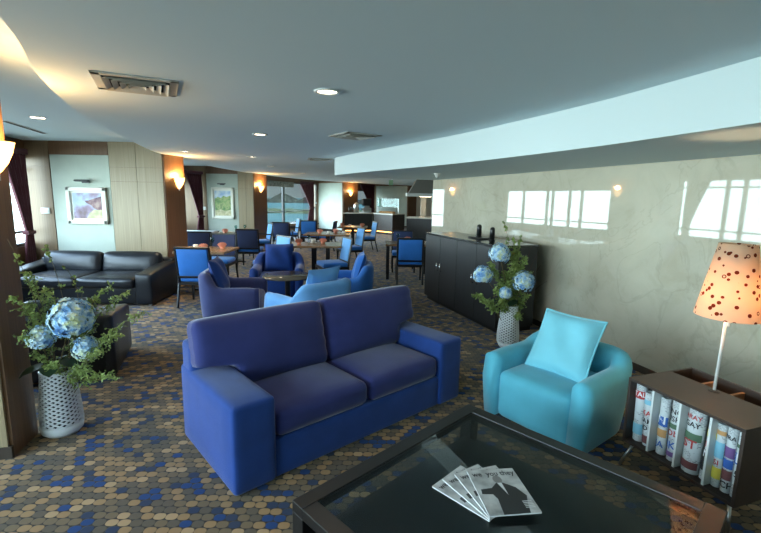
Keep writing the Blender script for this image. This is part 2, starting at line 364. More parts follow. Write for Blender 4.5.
P = {}
P[0] = ((-2.35, 2.585), (-2.41, 2.86), (-4.67, 1.90), (-4.76, 2.20))
P[1] = ((-3.80, 7.74), (-3.67, 8.22), (-6.28, 7.74), (-6.10, 8.22))
P[2] = ((-4.03, 13.9), (-3.80, 14.6), (-6.45, 13.9), (-6.30, 14.8))
P[3] = ((-1.85, 21.0), (-1.18, 21.8), (-3.55, 22.7), (-2.85, 23.5))
P[4] = ((1.50, 25.0), (2.0, 25.3), (-.75, 25.7), (-.6, 26.2))
frames = {}
for k, p in P.items():
    frames[k] = pier('wall_left', p[0], p[1], p[2], p[3]); picture_wall(*frames[k], **({2: {'p0': .5, 'p1': 1.48}, 3: {'p0': .06, 'p1': 1.9}, 4: {'p0': .06, 'p1': 1.9}}.get(k, {})))

# windows between the piers
def window(name, a, b, pane='pane', mw=.035, mull=(.33, .66), rail=(.98,), top=2.06, sill=.76):
    a, b = Vector(a), Vector(b); d = b-a; L = d.length; d.normalize(); nr = Vector((-d.y, d.x))
    ang = math.atan2(d.y, d.x); m = MB(); mx = T(a.x, a.y, 0, ang)
    for t in (0, *[x*L for x in mull], L): m.box(t-mw, t+mw, -.04, .04, sill, top, mx)
    m.box(0, L, -.04, .04, sill-.02, sill+.05, mx); m.box(0, L, -.04, .04, top-.05, top+.02, mx)
    for z in rail: m.box(0, L, -.025, .025, z, z+.04, mx)
    o = struct(m.build(name, 'dkframe'))
    g = MB().box(0, L, -.004, .004, sill, top, mx).build('pane', pane, o)
    # wall below the sill and above the head
    w = MB().box(-.1, L+.1, -.08, .10, 0, sill, mx); w.box(-.1, L+.1, -.08, .1, top, PZ, mx)
    struct(w.build('wall_left', 'brown'))
    li = bpy.data.lights.new(name+'_daylight', 'AREA'); li.shape = 'RECTANGLE'; li.size = L; li.size_y = top-sill
    li.cycles.is_portal = True
    lo = bpy.data.objects.new(name+'_daylight', li); C.objects.link(lo)
    c = a+d*L/2; 
    room = Vector((0.5, max(0, min(20, c.y))))
    inn = nr if nr.dot(room-c) > 0 else -nr
    lo.location = (c.x-inn.x*.1, c.y-inn.y*.1, (top+sill)/2)
    lo.rotation_euler = Vector((inn.x, inn.y, 0)).to_track_quat('-Z', 'Y').to_euler()
    return o, mx, L
win = {}
win[0] = window('window_1', (-4.67, 1.9), (-3.3, -3.9), mull=(.25, .5, .75), top=2.35, sill=.4)
win[1] = window('window_2', (-4.76, 2.2), (-6.28, 7.74), mull=(.2, .45, .72, .79), top=2.3, rail=(.98, 2.06))
win[2] = window('window_3', (-6.1, 8.22), (-6.45, 13.9), mull=(.2, .42, .5, .62, .66, .85))
win[3] = window('window_4', (-6.3, 14.8), (-3.55, 22.7), mw=.07, mull=(.2, .42, .66), rail=(.95,), top=2.3, sill=.42)
win[4] = window('window_5', (-2.85, 23.5), (-.75, 25.7))

# ------------------------------------------------------------------ outside
struct(MB().prism([(-150, 330), (-4500, 9900), (3500, 9900), (900, 330)], -62, -60).build('sea', 'water'))
def ridge(name, y, h, m, sc):
    vs = []; fs = []; n = 90
    for i in range(n+1):
        x = -.46*y+(.46*y+900)*i/n; z = h*(.55+.45*math.sin(i*.7*sc)*math.sin(i*.23+1)+.2*random.random())
        vs += [(x, y, -61), (x, y+40, -60+z), (x, y+400, -60+z*.6), (x, y+420, -61)]
    for i in range(n):
        for j in range(3): a = i*4+j; fs.append((a, a+4, a+5, a+1))
    struct(MB().add(vs, fs).build(name, m, smooth=True))
ridge('far_shore', 3600, 74, 'land', 1); ridge('near_bank', 1500, 12, 'bank', 2)

# ------------------------------------------------------------------ curtains
def curtain(label, foot, top, ang, w, hgt=2.3, side=1, tie=1.05):
    """pleated drape hanging in the plane of direction ang, gathered at the tie towards its side"""
    root = thing('curtain', label, 'curtain', (foot[0], foot[1], 0), ang)
    vs = []; fs = []; nx, nz = 60, 26
    for j in range(nz+1):
        z = .04+(hgt-.04)*j/nz
        if z > tie: k = (z-tie)/(hgt-tie); ww = w*(.30+.70*k**1.1)
        else: k = (tie-z)/tie; ww = w*(.30+.22*k**.7)
        for i in range(nx+1):
            u = i/nx; x = side*(w/2-ww*u)
            vs.append((x, .04*math.sin(u*2*PI*8+.6*math.sin(z*3))*(.5+.5*ww/w), z))
    for j in range(nz):
        for i in range(nx): a = j*(nx+1)+i; fs.append((a, a+1, a+nx+2, a+nx+1))
    o = MB().add(vs, fs).build('drape', 'curtain', root, True); s = o.modifiers.new('s', 'SOLIDIFY'); s.thickness = .004
    x0 = side*w/2; x1 = side*(w/2-w*.32)
    MB().box(min(x0, x1)-.01, max(x0, x1)+.01, -.055, .055, tie-.03, tie+.03).build('tieback', 'curtain', root, bevel=.01)
    MB().box(-w/2, w/2, -.06, .06, hgt, hgt+.09).build('pelmet', 'curtain', root, bevel=.008)
    return root
curtain('maroon curtain tied back beside the black leather sofa', (-5.98, 7.22), None, R(100), .60, side=1, tie=1.0)
curtain('maroon curtain tied back left of the landscape painting with trees', (-5.72, 13.45), None, R(75), .75, side=1, tie=1.0)
curtain('maroon curtain at the right side of the large dark framed window', (-3.72, 21.95), None, R(66), 1.25, side=1, tie=1.1)
curtain('maroon curtain behind the coffee machine at the far wall', (-.80, 24.9), None, R(40), 1.0, side=1, tie=1.0)
v = MB(); a = Vector((-6.0, 15.35)); 
for i in range(10):
    t = i*.62
    v.rbox(.64, .10, .24, .04, (0, .03, .0), 6, T(-6.08+2.75/8.36*t, 15.1+7.9/8.36*t, 2.19, math.atan2(7.9, 2.75)))
tag(v.build('valance', 'valance', smooth=True), 'patterned pale swag valance across the top of the large far window', 'valance')

# ------------------------------------------------------------------ pictures, lamps on the walls
def picture(label, k, a, z, w, h, art):
    n, d, nr, L = frames[k]; c = n+d*a+nr*.03; ang = math.atan2(-d.y, -d.x)
    t = thing('framed_painting', label, 'painting', (c.x, c.y, z), ang)
    m = MB(); b = .07
    for x0, x1, z0, z1 in ((-w/2, w/2, h/2-b, h/2), (-w/2, w/2, -h/2, -h/2+b), (-w/2, -w/2+b, -h/2, h/2), (w/2-b, w/2, -h/2, h/2)):
        m.box(x0, x1, -.05, .015, z0, z1)
    m.build('frame', 'frame', t, bevel=.012)
    MB().box(-w/2+b, w/2-b, -.012, .01, -h/2+b, h/2-b).build('mat_board', 'frame', t)
    MB().box(-w/2+b+.03, w/2-b-.03, -.016, -.012, -h/2+b+.03, h/2-b-.03).build('canvas', art, t)
    cw_, ch_ = w/2-b-.03, h/2-b-.03; q = lambda pts, nm_, m_, k_: MB().add([(x*cw_, -.0165-.0004*k_, z_*ch_) for x, z_ in pts], [tuple(range(len(pts)))]).build(nm_, m_, t)
    if art == 'sea':
        q([(1, .75), (.55, .6), (.1, .42), (-.2, .4), (-.05, .2), (.25, .05), (.45, -.2), (.75, -.35), (1, -.3)], 'painted_cliff', 'cliff', 1)
        q([(1, -.3), (.75, -.35), (.45, -.3), (.1, -.6), (-.1, -1), (1, -1)], 'painted_shore', 'sand', 1)
    else:
        q([(-1, 1), (-1, .35), (-.6, .5), (-.2, .42), (.1, .6), (.5, .5), (1, .62), (1, 1)], 'painted_sky', 'paintsky', 1)
        q([(-1, -1), (-1, -.6), (-.3, -.5), (.3, -.62), (1, -.5), (1, -1)], 'painted_meadow', 'sand', 1)
    t2 = thing('picture_light', 'small black picture light above ' + label.split(' in ')[0].replace('framed ', 'the '), 'lamp', (c.x, c.y, z+h/2+.09), ang)
    MB().tube([(.05, .0, 0), (.05, -.06, .03), (.02, -.13, .03)], .007).tube([(-.05, .0, 0), (-.05, -.06, .03), (-.02, -.13, .03)], .007).build('arm', 'black', t2)
    MB().rbox(.26, .05, .035, .015, mx=T(.02, -.14, .02)).build('lamp_head', 'black', t2, True)
    MB().box(-.07, .07, -.01, .0, -.02, .02).build('wall_plate', 'black', t2)
picture('framed coastal painting in a pale frame above the black leather sofa', 1, 1.36, 1.46, .70, .64, 'sea')
picture('framed landscape painting of trees in a pale frame on the second wall bay', 2, .98, 1.42, .70, .98, 'trees')

def wall_plate(label, k, a, z):
    n, d, nr, L = frames[k]; c = n+d*a+nr*.02; ang = math.atan2(-d.y, -d.x)
    t = thing('wall_switch', label, 'switch', (c.x, c.y, z), ang)
    MB().box(-.075, .075, -.02, .0, -.05, .05).build('plate', 'switch', t, bevel=.004)
    MB().box(-.05, -.005, -.026, -.018, -.025, .025).box(.005, .05, -.026, -.018, -.025, .025).build('rocker', 'switch', t)
wall_plate('white thermostat plate between curtain and coastal painting', 1, 2.12, 1.36)
wall_plate('white switch plate left of the painting of trees', 2, 1.60, 1.25)
wall_plate('white switch plate right of the far maroon curtain', 3, 2.1, 1.35)

def sconce(label, x, y, z, ang, energy=14):
    t = thing('wall_sconce', label, 'wall lamp', (x, y, z), ang)   # local -Y points into the room
    prof = [(a*.8, b*.8) for a, b in [(.012, -.17), (.04, -.145), (.085, -.08), (.118, 0), (.135, .07), (.138, .078), (.128, .07), (.11, 0), (.078, -.075), (.03, -.135)]]
    MB().lathe(prof, 20, PI, 2*PI, cap=False).build('glass_bowl', 'sconce', t, True)
    MB().cyl(0, -.012, -.17, -.13, .012, 10).build('finial', 'steel', t)
    MB().box(-.08, .08, -.004, .002, -.08, .05).build('wall_plate', 'steel', t)
    l = bpy.data.lights.new('sconce_bulb', 'POINT'); l.energy = energy; l.color = (1, .62, .26); l.shadow_soft_size = .05
    o = bpy.data.objects.new('sconce_bulb', l); C.objects.link(o); o.parent = t; o.location = (0, -.075, .10)
def end_face(k, s=.5):
    a, b = Vector(P[k][0]), Vector(P[k][1]); c = a+(b-a)*s; d = (b-a).normalized(); nr = Vector((d.y, -d.x))
    return c+nr*.004, math.atan2(nr.y, nr.x)+PI/2
for k, z, lab in ((0, 1.93, 'glowing bowl sconce on the column at left beside the flower vase'), (1, 1.92, 'glowing bowl sconce on the brown pier right of the black sofa'),
                  (2, 1.92, 'glowing bowl sconce on the brown pier left of the large window'), (3, 1.85, 'glowing bowl sconce on the brown wall above the coffee counter')):
    c, an = end_face(k, .68 if k == 1 else .5); sconce(lab, c.x, c.y, z, an, 16 if k < 2 else 22)

# ------------------------------------------------------------------ ceiling fittings
DL = [(-.365, 2.953, CZ, 'round downlight nearest the viewer in the middle of the ceiling'), (-1.369, 5.017, CZ, 'second round downlight, behind the large air vent'),
      (-2.314, 7.923, CZ, 'round downlight in front of the sconce pier left of the large window'), (-2.6, 10.39, CZ, 'round downlight over the dining tables by the second painting'),
      (-2.37, 13.31, CZ, 'farthest round downlight, before the large dark framed window'), (-3.15, 7.14, CZ, 'round downlight close to the sconce right of the black sofa'),
      (.55, 12.2, CZ, 'small round downlight in the far ceiling beyond the curved soffit'), (.35, 18.6, CZ, 'farthest small round downlight in front of the buffet')]
proto = None
for x, y, z, lab in DL:
    if proto is None:
        proto = thing('downlight', lab, 'ceiling light', (x, y, z)); proto['group'] = 'downlights in the main ceiling'
        MB().lathe([(.062, -.001), (.085, -.001), (.085, -.008), (.07, -.012), (.062, -.004)], 24, cap=False).build('trim_ring', 'white', proto, True)
        MB().lathe([(.0, -.003), (.062, -.003)], 24, cap=False).build('lens', 'down', proto)
    else:
        place(proto, False, (x, y, z), 0, lab)
    l = bpy.data.lights.new('downlight_beam', 'SPOT'); l.energy = 14 if y < 7 else 45; l.color = (1, .82, .6); l.spot_size = R(110); l.spot_blend = .8; l.shadow_soft_size = .05
    o = bpy.data.objects.new('downlight_beam', l); C.objects.link(o); o.location = (x, y, z-.02)
t = thing('recessed_light', 'small lit rectangular fitting in the raised ceiling over the black sofa', 'ceiling light', (-4.07, 5.33, PZ), R(15))
MB().box(-.075, .075, -.05, .05, -.008, -.001).build('trim_ring', 'white', t); MB().box(-.06, .06, -.035, .035, -.011, -.008).build('lens', 'down', t)
t = thing('air_diffuser', 'long dark slot air diffuser in the raised ceiling by the sconce', 'air vent', (-4.91, 6.2, PZ), math.atan2(1.13, -.36))
MB().box(-.6, .6, -.04, .04, -.006, -.001).build('frame', 'grille', t); MB().box(-.58, .58, -.022, .022, -.009, -.006).build('slot', 'dark', t)  # slot is a dark strip coloured as a shaded opening
def vent(x, y, rz, s, lab):
    t = thing('ceiling_vent', lab, 'air vent', (x, y, CZ), rz, 'square air vents in the main ceiling')
    h = s/2; f = MB()
    for a in range(4): f.box(-h, h, h-.05, h, -.010, -.001, Matrix.Rotation(a*PI/2, 4, 'Z'))
    f.build('frame', 'grille', t, bevel=.003)
    MB().box(-h+.05, h-.05, -h+.05, h-.05, -.003, -.001).build('backing', 'dark', t)  # dark plate painted as the shade of a recess, ceiling is uncut
    for k in range(4):
        r = h-.055-.042*k; q = math.sqrt(2)
        lv = MB().lathe([((r-.026)*q, -.004), (r*q, -.022), (r*q, -.024), ((r-.028)*q, -.006)], 4, PI/4, PI/4+2*PI, cap=False)
        lv.build('louvre', 'grille', t)
vent(-1.54, 2.86, R(27), .46, 'large square louvred air vent at upper left of the ceiling'); vent(-.31, 5.0, R(35), .44, 'square louvred air vent beside the curved soffit'); vent(-1.15, 8.2, R(12), .44, 'far square air vent beyond the tip of the soffit')
t = thing('smoke_detector', 'white round detector under the soffit above the cabinet', 'detector', (.84, 6.76, SZ))
MB().lathe([(.055, -.001), (.055, -.012), (.035, -.02), (.03, -.05), (.012, -.055)], 20).build('body', 'switch', t, True); MB().lathe([(.02, -.055), (.024, -.062), (0, -.064)], 12).build('sensor', 'steel', t, True)
t = thing('hanging_sign', 'small green sign hanging from the ceiling before the buffet', 'sign', (.3, 14.9, CZ), 0)
MB().cyl(0, 0, -.1, -.001, .008).build('rod', 'steel', t); MB().box(-.07, .07, -.02, .02, -.28, -.1).build('panel', mat('sign_green', (120, 160, 130), .4), t, bevel=.006)

# ------------------------------------------------------------------ blue sofa
def pillow_mb(w, h, th, mx=None, n=16, pinch=.06):
    vs = []; fs = []
    for side in (1, -1):
        for j in range(n+1):
            for i in range(n+1):
                u, v_ = 2*i/n-1, 2*j/n-1
                k = max(0, (1-u**4)*(1-v_**4))**.55
                x = w/2*u*(1-pinch*(1-v_*v_)); z = h/2*v_*(1-pinch*(1-u*u))
                y = side*th/2*k+.012*math.sin(5*u+3*v_)*k
                vs.append((x, y, z))
    o = (n+1)**2
    for j in range(n):
        for i in range(n):
            a = j*(n+1)+i; fs.append((a, a+1, a+n+2, a+n+1)); fs.append((o+a, o+a+n+1, o+a+n+2, o+a+1))
    m = MB().add(vs, fs, mx); return m
def piping(w, h, mx, r=.007, n=16, pinch=.06):
    pts = []
    for s in range(4):
        for i in range(n):
            q = 2*i/n-1
            u, v_ = [(q, -1), (1, q), (-q, 1), (-1, -q)][s]
            pts.append((w/2*u*(1-pinch*(1-v_*v_)), 0, h/2*v_*(1-pinch*(1-u*u))))
    pts.append(pts[0]); return MB().tube(pts, r, 6, mx)
def throw(label, loc, rz, tilt, w, m, group=None):
    t = thing('throw_pillow', label, 'pillow', loc, rz, group); mx = T(0, 0, 0, 0, tilt) @ Matrix.Translation((0, 0, w/2))
    pillow_mb(w, w, .15, mx).build('cushion', m, t, True); piping(w, w, mx).build('piping', m, t, True)
    return t

def wrinkle(amp, seed):
    def f(p, a, b, c):
        k = abs(a)**3
        p.y += amp*k*math.sin(c*16+seed+3*a)*(1-abs(c)**4); return p
    return f
SW, SD = 2.01, .88
s = thing('sofa', 'deep blue two seat sofa facing the glass coffee table', 'sofa', (-.797, 2.211, 0), R(41.6))
AW = .27
base = MB().rbox(SW-2*AW+.02, SD-.06, .25, .02, mx=T(SW/2, SD/2-.01, .127)); base.build('base', 'navy', s, True)
for sg, nm in ((0, 'left'), (1, 'right')):
    MB().rbox(AW, SD, .54, .03, (.0, .0, .006), mx=T(AW/2 if sg == 0 else SW-AW/2, SD/2, .271)).build('armrest', 'navy', s, True)
MB().rbox(SW-.02, .2, .70, .04, mx=T(SW/2, SD-.11, .37)).build('back_frame', 'navy', s, True)
cw = (SW-2*AW)/2
for i in (0, 1):
    cx = AW+cw*(i+.5)
    q = MB().rbox(cw-.012, .62, .17, .05, (.0, .01, .025), 12, T(cx, .325, .335)).build('seat_cushion', 'navyc', s, True)
    bw = (SW-.02)/2; over = AW-.01
    def cush(p, a, b, c, i=i, wr=wrinkle(.006, i*2)):
        p = wr(p, a, b, c); k = max(0, min(1, (-.22-c)/.14)); xl = -bw/2+over
        if i == 0 and p.x < xl: p.x += (xl-p.x)*k
        if i == 1 and p.x > -xl: p.x += (-xl-p.x)*k
        return p
    MB().rbox(bw-.01, .2, .50, .055, (.0, .055, .006), 18, T(.01+bw*(i+.5), .645, .635, 0, R(-14)), cush).build('back_cushion', 'navyc', s, True)

# ------------------------------------------------------------------ tub armchairs
def tub(mshell, mseat, W=.88, D=.78, HA=.53, HB=.71, th=.155):
    root = thing('armchair', 'armchair', 'armchair')
    r = .26; path = []
    def seg(p, q, n):
        for i in range(n): t_ = i/n; path.append((p[0]+(q[0]-p[0])*t_, p[1]+(q[1]-p[1])*t_))
    h = W/2
    seg((-h, 0), (-h, D-r), 8)
    for i in range(8): a = PI-PI/2*i/8; path.append((-h+r+r*math.cos(a), D-r+r*math.sin(a)))
    seg((-h+r, D), (h-r, D), 6)
    for i in range(8): a = PI/2-PI/2*i/8; path.append((h-r+r*math.cos(a), D-r+r*math.sin(a)))
    seg((h, D-r), (h, 0), 8); path.append((h, 0))
    n = len(path); vs = []; fs = []; sec = 14
    for i, (x, y) in enumerate(path):
        a = Vector(path[max(0, i-1)]); b = Vector(path[min(n-1, i+1)]); d = (b-a).normalized(); nr = Vector((-d.y, d.x))   # outward (path runs clockwise)
        k = max(0, min(1, (y-D+.30)/.24)); k = k*k*(3-2*k); top = HA+(HB-HA)*k; tt = th*(1-.12*k)
        e = min(i, n-1-i); sh = {0: .72, 1: .93}.get(e, 1)
        hr = tt/2*sh
        pts = [(-tt*.5-tt*.5*sh+.0, .02), (-tt/2-hr, top*.5)]
        pts = [(-tt+.01, .02), (-tt/2-hr, top-hr)]
        for q in range(1, 8): an = PI-PI*q/8; pts.append((-tt/2+hr*math.cos(an), top-hr+hr*math.sin(an)*(1 if e > 1 else .9)))
        pts += [(-tt/2+hr, top-hr), (-.005, top*.62), (-.022, top*.3), (-.04, .02), (-.05, .0)]
        for u, z in pts:
            vs.append((x+nr.x*u, y+nr.y*u, z))
        sec = len(pts)
    for i in range(n-1):
        for j in range(sec):
            q = (j+1) % sec; fs.append((i*sec+j, (i+1)*sec+j, (i+1)*sec+q, i*sec+q))
    fs.append(tuple(range(sec))); fs.append(tuple((n-1)*sec+j for j in range(sec-1, -1, -1)))
    MB().add(vs, fs).build('arm_shell', mshell, root, True)
    iw = W-2*th+.03
    def front(p, a, b, c):
        return p
    MB().rbox(iw, D-.14, .37, .05, (0, .02, .02), 10, T(0, (D-.14)/2+.012, .20)).build('seat', mseat, root, True)
    MB().box(-W/2+.1, W/2-.1, .06, D-.1, 0, .02).build('plinth', 'black', root)
    # origin at the centre of the chair
    for o in root.children: o.location = (0, -D/2, 0)
    return root
# chairs face local -Y
def tub_at(mshell, mseat, x, y, rz, label, **k):
    t = tub(mshell, mseat, **k); t.location = (x, y, 0); t.rotation_euler = (0, 0, rz); t['label'] = label; return t
fd = Vector((.533, -.699)).normalized(); nd = Vector((.699, .533)).normalized()
c = Vector((.831, 3.318))+fd*.44+nd*.39
tub_at('aqua', 'aqua', c.x, c.y, math.atan2(fd.y, fd.x), 'turquoise tub armchair standing before the marble wall by the magazine rack', HA=.52, HB=.60)
throw('turquoise square pillow on the turquoise armchair', (c.x-nd.x*.10, c.y-nd.y*.10, .395), math.atan2(fd.y, fd.x), R(-31), .49, 'aqualight')
GR = 'tub armchairs around the round table'
def tub_set(ms, mp, x, y, deg, lab, plab, ph=.40, tilt=-18, pw=.48):
    t = tub_at(ms, ms, x, y, R(deg), lab); t['group'] = GR
    f = Vector((math.sin(R(deg)), -math.cos(R(deg))))
    throw(plab, (x-f.x*.10, y-f.y*.10, ph), R(deg), R(tilt), pw, mp)
tub_set('mid', 'mid', -.50, 6.55, -86, 'medium blue tub armchair at the right of the round table', 'bright blue pillow in the armchair right of the round table')
tub_set('dusk', 'navy', -1.98, 5.75, 97, 'dusky purple blue tub armchair at the left of the round table', 'dark blue pillow in the armchair left of the round table')
tub_set('sky', 'sky', -.84, 5.24, 228, 'light blue tub armchair with its back to the big sofa', 'light blue pillow in the armchair behind the big sofa')
tub_set('navy', 'navy', -1.75, 7.35, 8, 'dark blue tub armchair on the far side of the round table', 'navy pillow in the armchair beyond the round table')

t = thing('side_table', 'round dark glossy side table among the blue tub armchairs', 'table', (-1.38, 6.36, 0))
MB().lathe([(.36, .505), (.365, .515), (.36, .53), (0, .53)], 40).build('tabletop', mat('glossy_top', (96, 88, 74), .12, spec=.6), t, True)
MB().cyl(0, 0, .03, .506, .04).build('pedestal', 'black', t); MB().lathe([(.22, 0), (.22, .015), (.05, .035)], 32).build('base', 'black', t)

# ------------------------------------------------------------------ coffee table
TA = R(44.3); LZ = .45; S = 1.27
t = thing('coffee_table', 'square black coffee table with a glass top and lower shelf', 'table', (-.351, 1.632, 0), TA)
# local x: left corner -> far corner ; local -y towards the viewer's right
f = MB(); b = .075
for x0, x1, y0, y1 in ((0, S, -b, 0), (0, S, -S, -S+b), (0, b, -S+b, -b), (S-b, S, -S+b, -b)): f.box(x0, x1, y0, y1, LZ-.05, LZ)
f.build('top_frame', 'black', t, bevel=.003)
for x in (0, S-b):
    for y in (-b, -S): MB().box(x, x+b, y, y+b, 0, LZ-.05).build('leg', 'black', t, bevel=.003)
MB().box(b-.01, S-b+.01, -S+b-.01, -b+.01, LZ-.016, LZ-.004).build('glass_top', 'glass', t)
MB().box(b-.005, S-b+.005, -S+.03, -.03, .255, .28).build('shelf', 'black', t)
sr = MB(); 
for x in (b/2, S-b/2): sr.box(x-.02, x+.02, -S+b, -b, .225, .255)
sr.box(b/2, S-b/2, -S/2-.02, -S/2+.02, .225, .255); sr.box(b/2, S-b/2, -.24, -.2, .225, .255); sr.box(b/2, S-b/2, -S+.2, -S+.24, .225, .255)
sr.build('shelf_rail', 'black', t)

# text helper: mesh lettering, flat (XZ or XY) or wrapped on a roll
def text_mb(s_, size, wrap=None, ext=.0008):
    cu = bpy.data.curves.new('t', 'FONT'); cu.body = s_; cu.size = size; cu.offset = size*.018; cu.align_x = 'CENTER'; cu.resolution_u = 2
    o = bpy.data.objects.new('t', cu); C.objects.link(o); bpy.context.view_layer.update()
    me = bpy.data.meshes.new_from_object(o.evaluated_get(bpy.context.evaluated_depsgraph_get()))
    if wrap:
        bm = bmesh.new(); bm.from_mesh(me); bmesh.ops.triangulate(bm, faces=bm.faces[:]); bmesh.ops.subdivide_edges(bm, edges=[e for e in bm.edges if e.calc_length() > .012], cuts=2); bm.to_mesh(me); bm.free()
    vs = [tuple(v_.co) for v_ in me.vertices]; fs = [tuple(p.vertices) for p in me.polygons]
    bpy.data.objects.remove(o); bpy.data.curves.remove(cu); bpy.data.meshes.remove(me)
    return vs, fs

# magazines fanned on the glass
mw, mh = .215, .285
mags = [(0, 'lowest magazine of the fan on the glass coffee table', 40), (1, 'second magazine from the bottom of the fan on the coffee table', 27), (2, 'third magazine from the bottom of the fan on the coffee table', 14), (3, 'top magazine of the fan, its man in a dark suit fully visible', 2)]
piv = Vector((.445, 1.53)); A0 = R(5)
for k, lab, da in mags:
    z = LZ-.004+.007*k
    t = thing('magazine', lab, 'magazine', (piv.x+.012*(k-3)*0, piv.y, z), A0+R(da), 'magazines fanned on the coffee table')
    MB().box(0, mw, 0, mh, .0005, .0058).build('pages', 'whitep', t)
    MB().box(-.001, mw+.001, -.001, mh+.001, .0058, .0066).build('cover', 'cover', t)
    for (s_, sz, x, y, m_) in (('we', .045, .036, mh-.045, 'ink'), ('you', .045, .105, mh-.045, 'ink'), ('they', .045, .175, mh-.045, 'ink')):
        vs, fs = text_mb(s_, sz); MB().add([(x+a*.82, y+b_, .0069) for a, b_, _ in vs], fs).build('title', m_, t)
    MB().add([(x, y, .0068) for x, y in ((.06, .0), (.17, .0), (.185, .06), (.20, .10), (.175, .155), (.13, .19), (.10, .19), (.07, .16), (.02, .155), (.015, .125), (.06, .12), (.07, .09))], [tuple(range(12))]).build('printed_suit', 'suit', t)
    MB().add([(.115+.02*math.cos(a*PI/8), .213+.028*math.sin(a*PI/8), .0069) for a in range(16)], [tuple(range(16))]).build('printed_head', 'skin', t)
    MB().add([(x, y, .007) for x, y in ((.105, .19), (.125, .19), (.125, .11))], [(0, 2, 1)]).build('printed_shirt', 'whitep', t)
    for i in range(5):
        MB().box(.165-.0*i, .205, .03+.009*i, .034+.009*i, .0068, .0069).build('printed_line', 'whitep', t)

# ------------------------------------------------------------------ magazine rack with lamp
ra = math.atan2(1.99-2.618, 1.811-1.588)         # along the front, left to right
RW, RD, RZ0, RZ1 = .668, .56, .17, .60
rk = thing('newspaper_rack', 'dark walnut newspaper rack on thin metal legs below the lamp', 'rack', (1.588, 2.618, 0), ra)
c_ = MB(); e = .018
c_.box(0, RW, 0, .355, RZ1-e, RZ1)                # solid top over the front bay
c_.box(0, e, 0, RD, RZ0, RZ1-e).box(RW-e, RW, 0, RD, RZ0, RZ1-e).box(0, e, .355, RD, RZ1-e, RZ1).box(RW-e, RW, .355, RD, RZ1-e, RZ1)
c_.box(e, RW-e, 0, RD, RZ0, RZ0+e); c_.box(e, RW-e, RD-e, RD, RZ0+e, RZ1); c_.box(e, RW-e, .26, .272, RZ0+e, RZ1-e)
c_.build('carcass', 'rackw', rk, bevel=.002)
for i in (1, 2, 3):
    x = RW*i/4; MB().box(x-.006, x+.006, .008, .258, RZ0+e, RZ1-e).build('divider', 'white', rk)
    MB().box(x-.008, x+.008, .275, RD-e, RZ0+e, RZ1-.03).build('divider', 'walnut', rk)
for x, y, dx, dy in ((.05, .05, -.05, -.05), (RW-.05, .05, .03, -.03), (.05, RD-.05, -.05, .05), (RW-.05, RD-.05, .03, .05)):
    MB().tube([(x, y, RZ0), (x+dx, y+dy, .0)], .010, 10).build('leg', 'steel', rk, True)
rolls = [  # x, radius, lean, height, (text, z, size, ink)..., bands
    (.055, .034, -.03, .375, [('STAL', .30, 0.043, 'whitep')], [(.285, .335, 'red'), (.05, .12, 'cyan')], 'rolled newspaper with a red banner, first at the left of the rack'),
    (.120, .030, -.05, .345, [('KA', .20, 0.045, 'red'), ('SAM', .15, 0.043, 'ink'), ('NDM', .105, 0.043, 'ink')], [(.02, .07, 'maroon'), (.27, .30, 'cyan')], 'rolled newspaper with black headline beside the red banner roll'),
    (.212, .030, -.01, .36, [('N', .20, 0.070, 'whitep'), ('JA', .05, 0.056, 'blueink')], [(.185, .245, 'blueink'), (.115, .165, 'tan')], 'rolled newspaper with blue and tan bands in the second slot'),
    (.282, .032, .0, .375, [('KNO', .295, 0.045, 'ink'), ('USH', .25, 0.045, 'ink'), ('OL', .16, 0.050, 'red'), ('IK', .08, 0.062, 'blueink')], [(.03, .06, 'purple'), (.205, .235, 'green')], 'rolled newspaper with black capitals at top of the second slot'),
    (.39, .048, .02, .39, [('ARAY', .325, 0.037, 'red'), ('GAY', .28, 0.043, 'ink'), ('ST', .155, 0.070, 'red')], [(.20, .245, 'green'), (.03, .075, 'maroon')], 'widest rolled newspaper with green figure and red letters, third slot'),
    (.468, .026, .06, .345, [('N', .14, 0.056, 'whitep'), ('H', .20, 0.050, 'red')], [(.06, .185, 'ink'), (.26, .30, 'yellow')], 'slim leaning rolled newspaper right of the widest roll'),
    (.528, .024, .0, .36, [('SI', .13, 0.040, 'red')], [(.30, .325, 'tan'), (.17, .26, 'cyan'), (.05, .115, 'yellow')], 'slim rolled newspaper with yellow band in the last slot'),
    (.578, .025, .0, .365, [('FRA', .30, 0.033, 'ink'), ('ECH', .03, 0.050, 'ink')], [(.20, .26, 'purple'), (.14, .19, 'blueink'), (.075, .13, 'maroon')], 'rolled newspaper with purple and maroon bands in the last slot'),
    (.628, .026, .01, .365, [('E', .20, 0.070, 'whitep'), ('5', .12, 0.050, 'ink')], [(.19, .25, 'blueink'), (.28, .30, 'green')], 'rolled newspaper with blue panel at the right end of the rack'),
]
RM = Matrix.Translation((1.588, 2.618, 0)) @ Matrix.Rotation(ra, 4, 'Z')
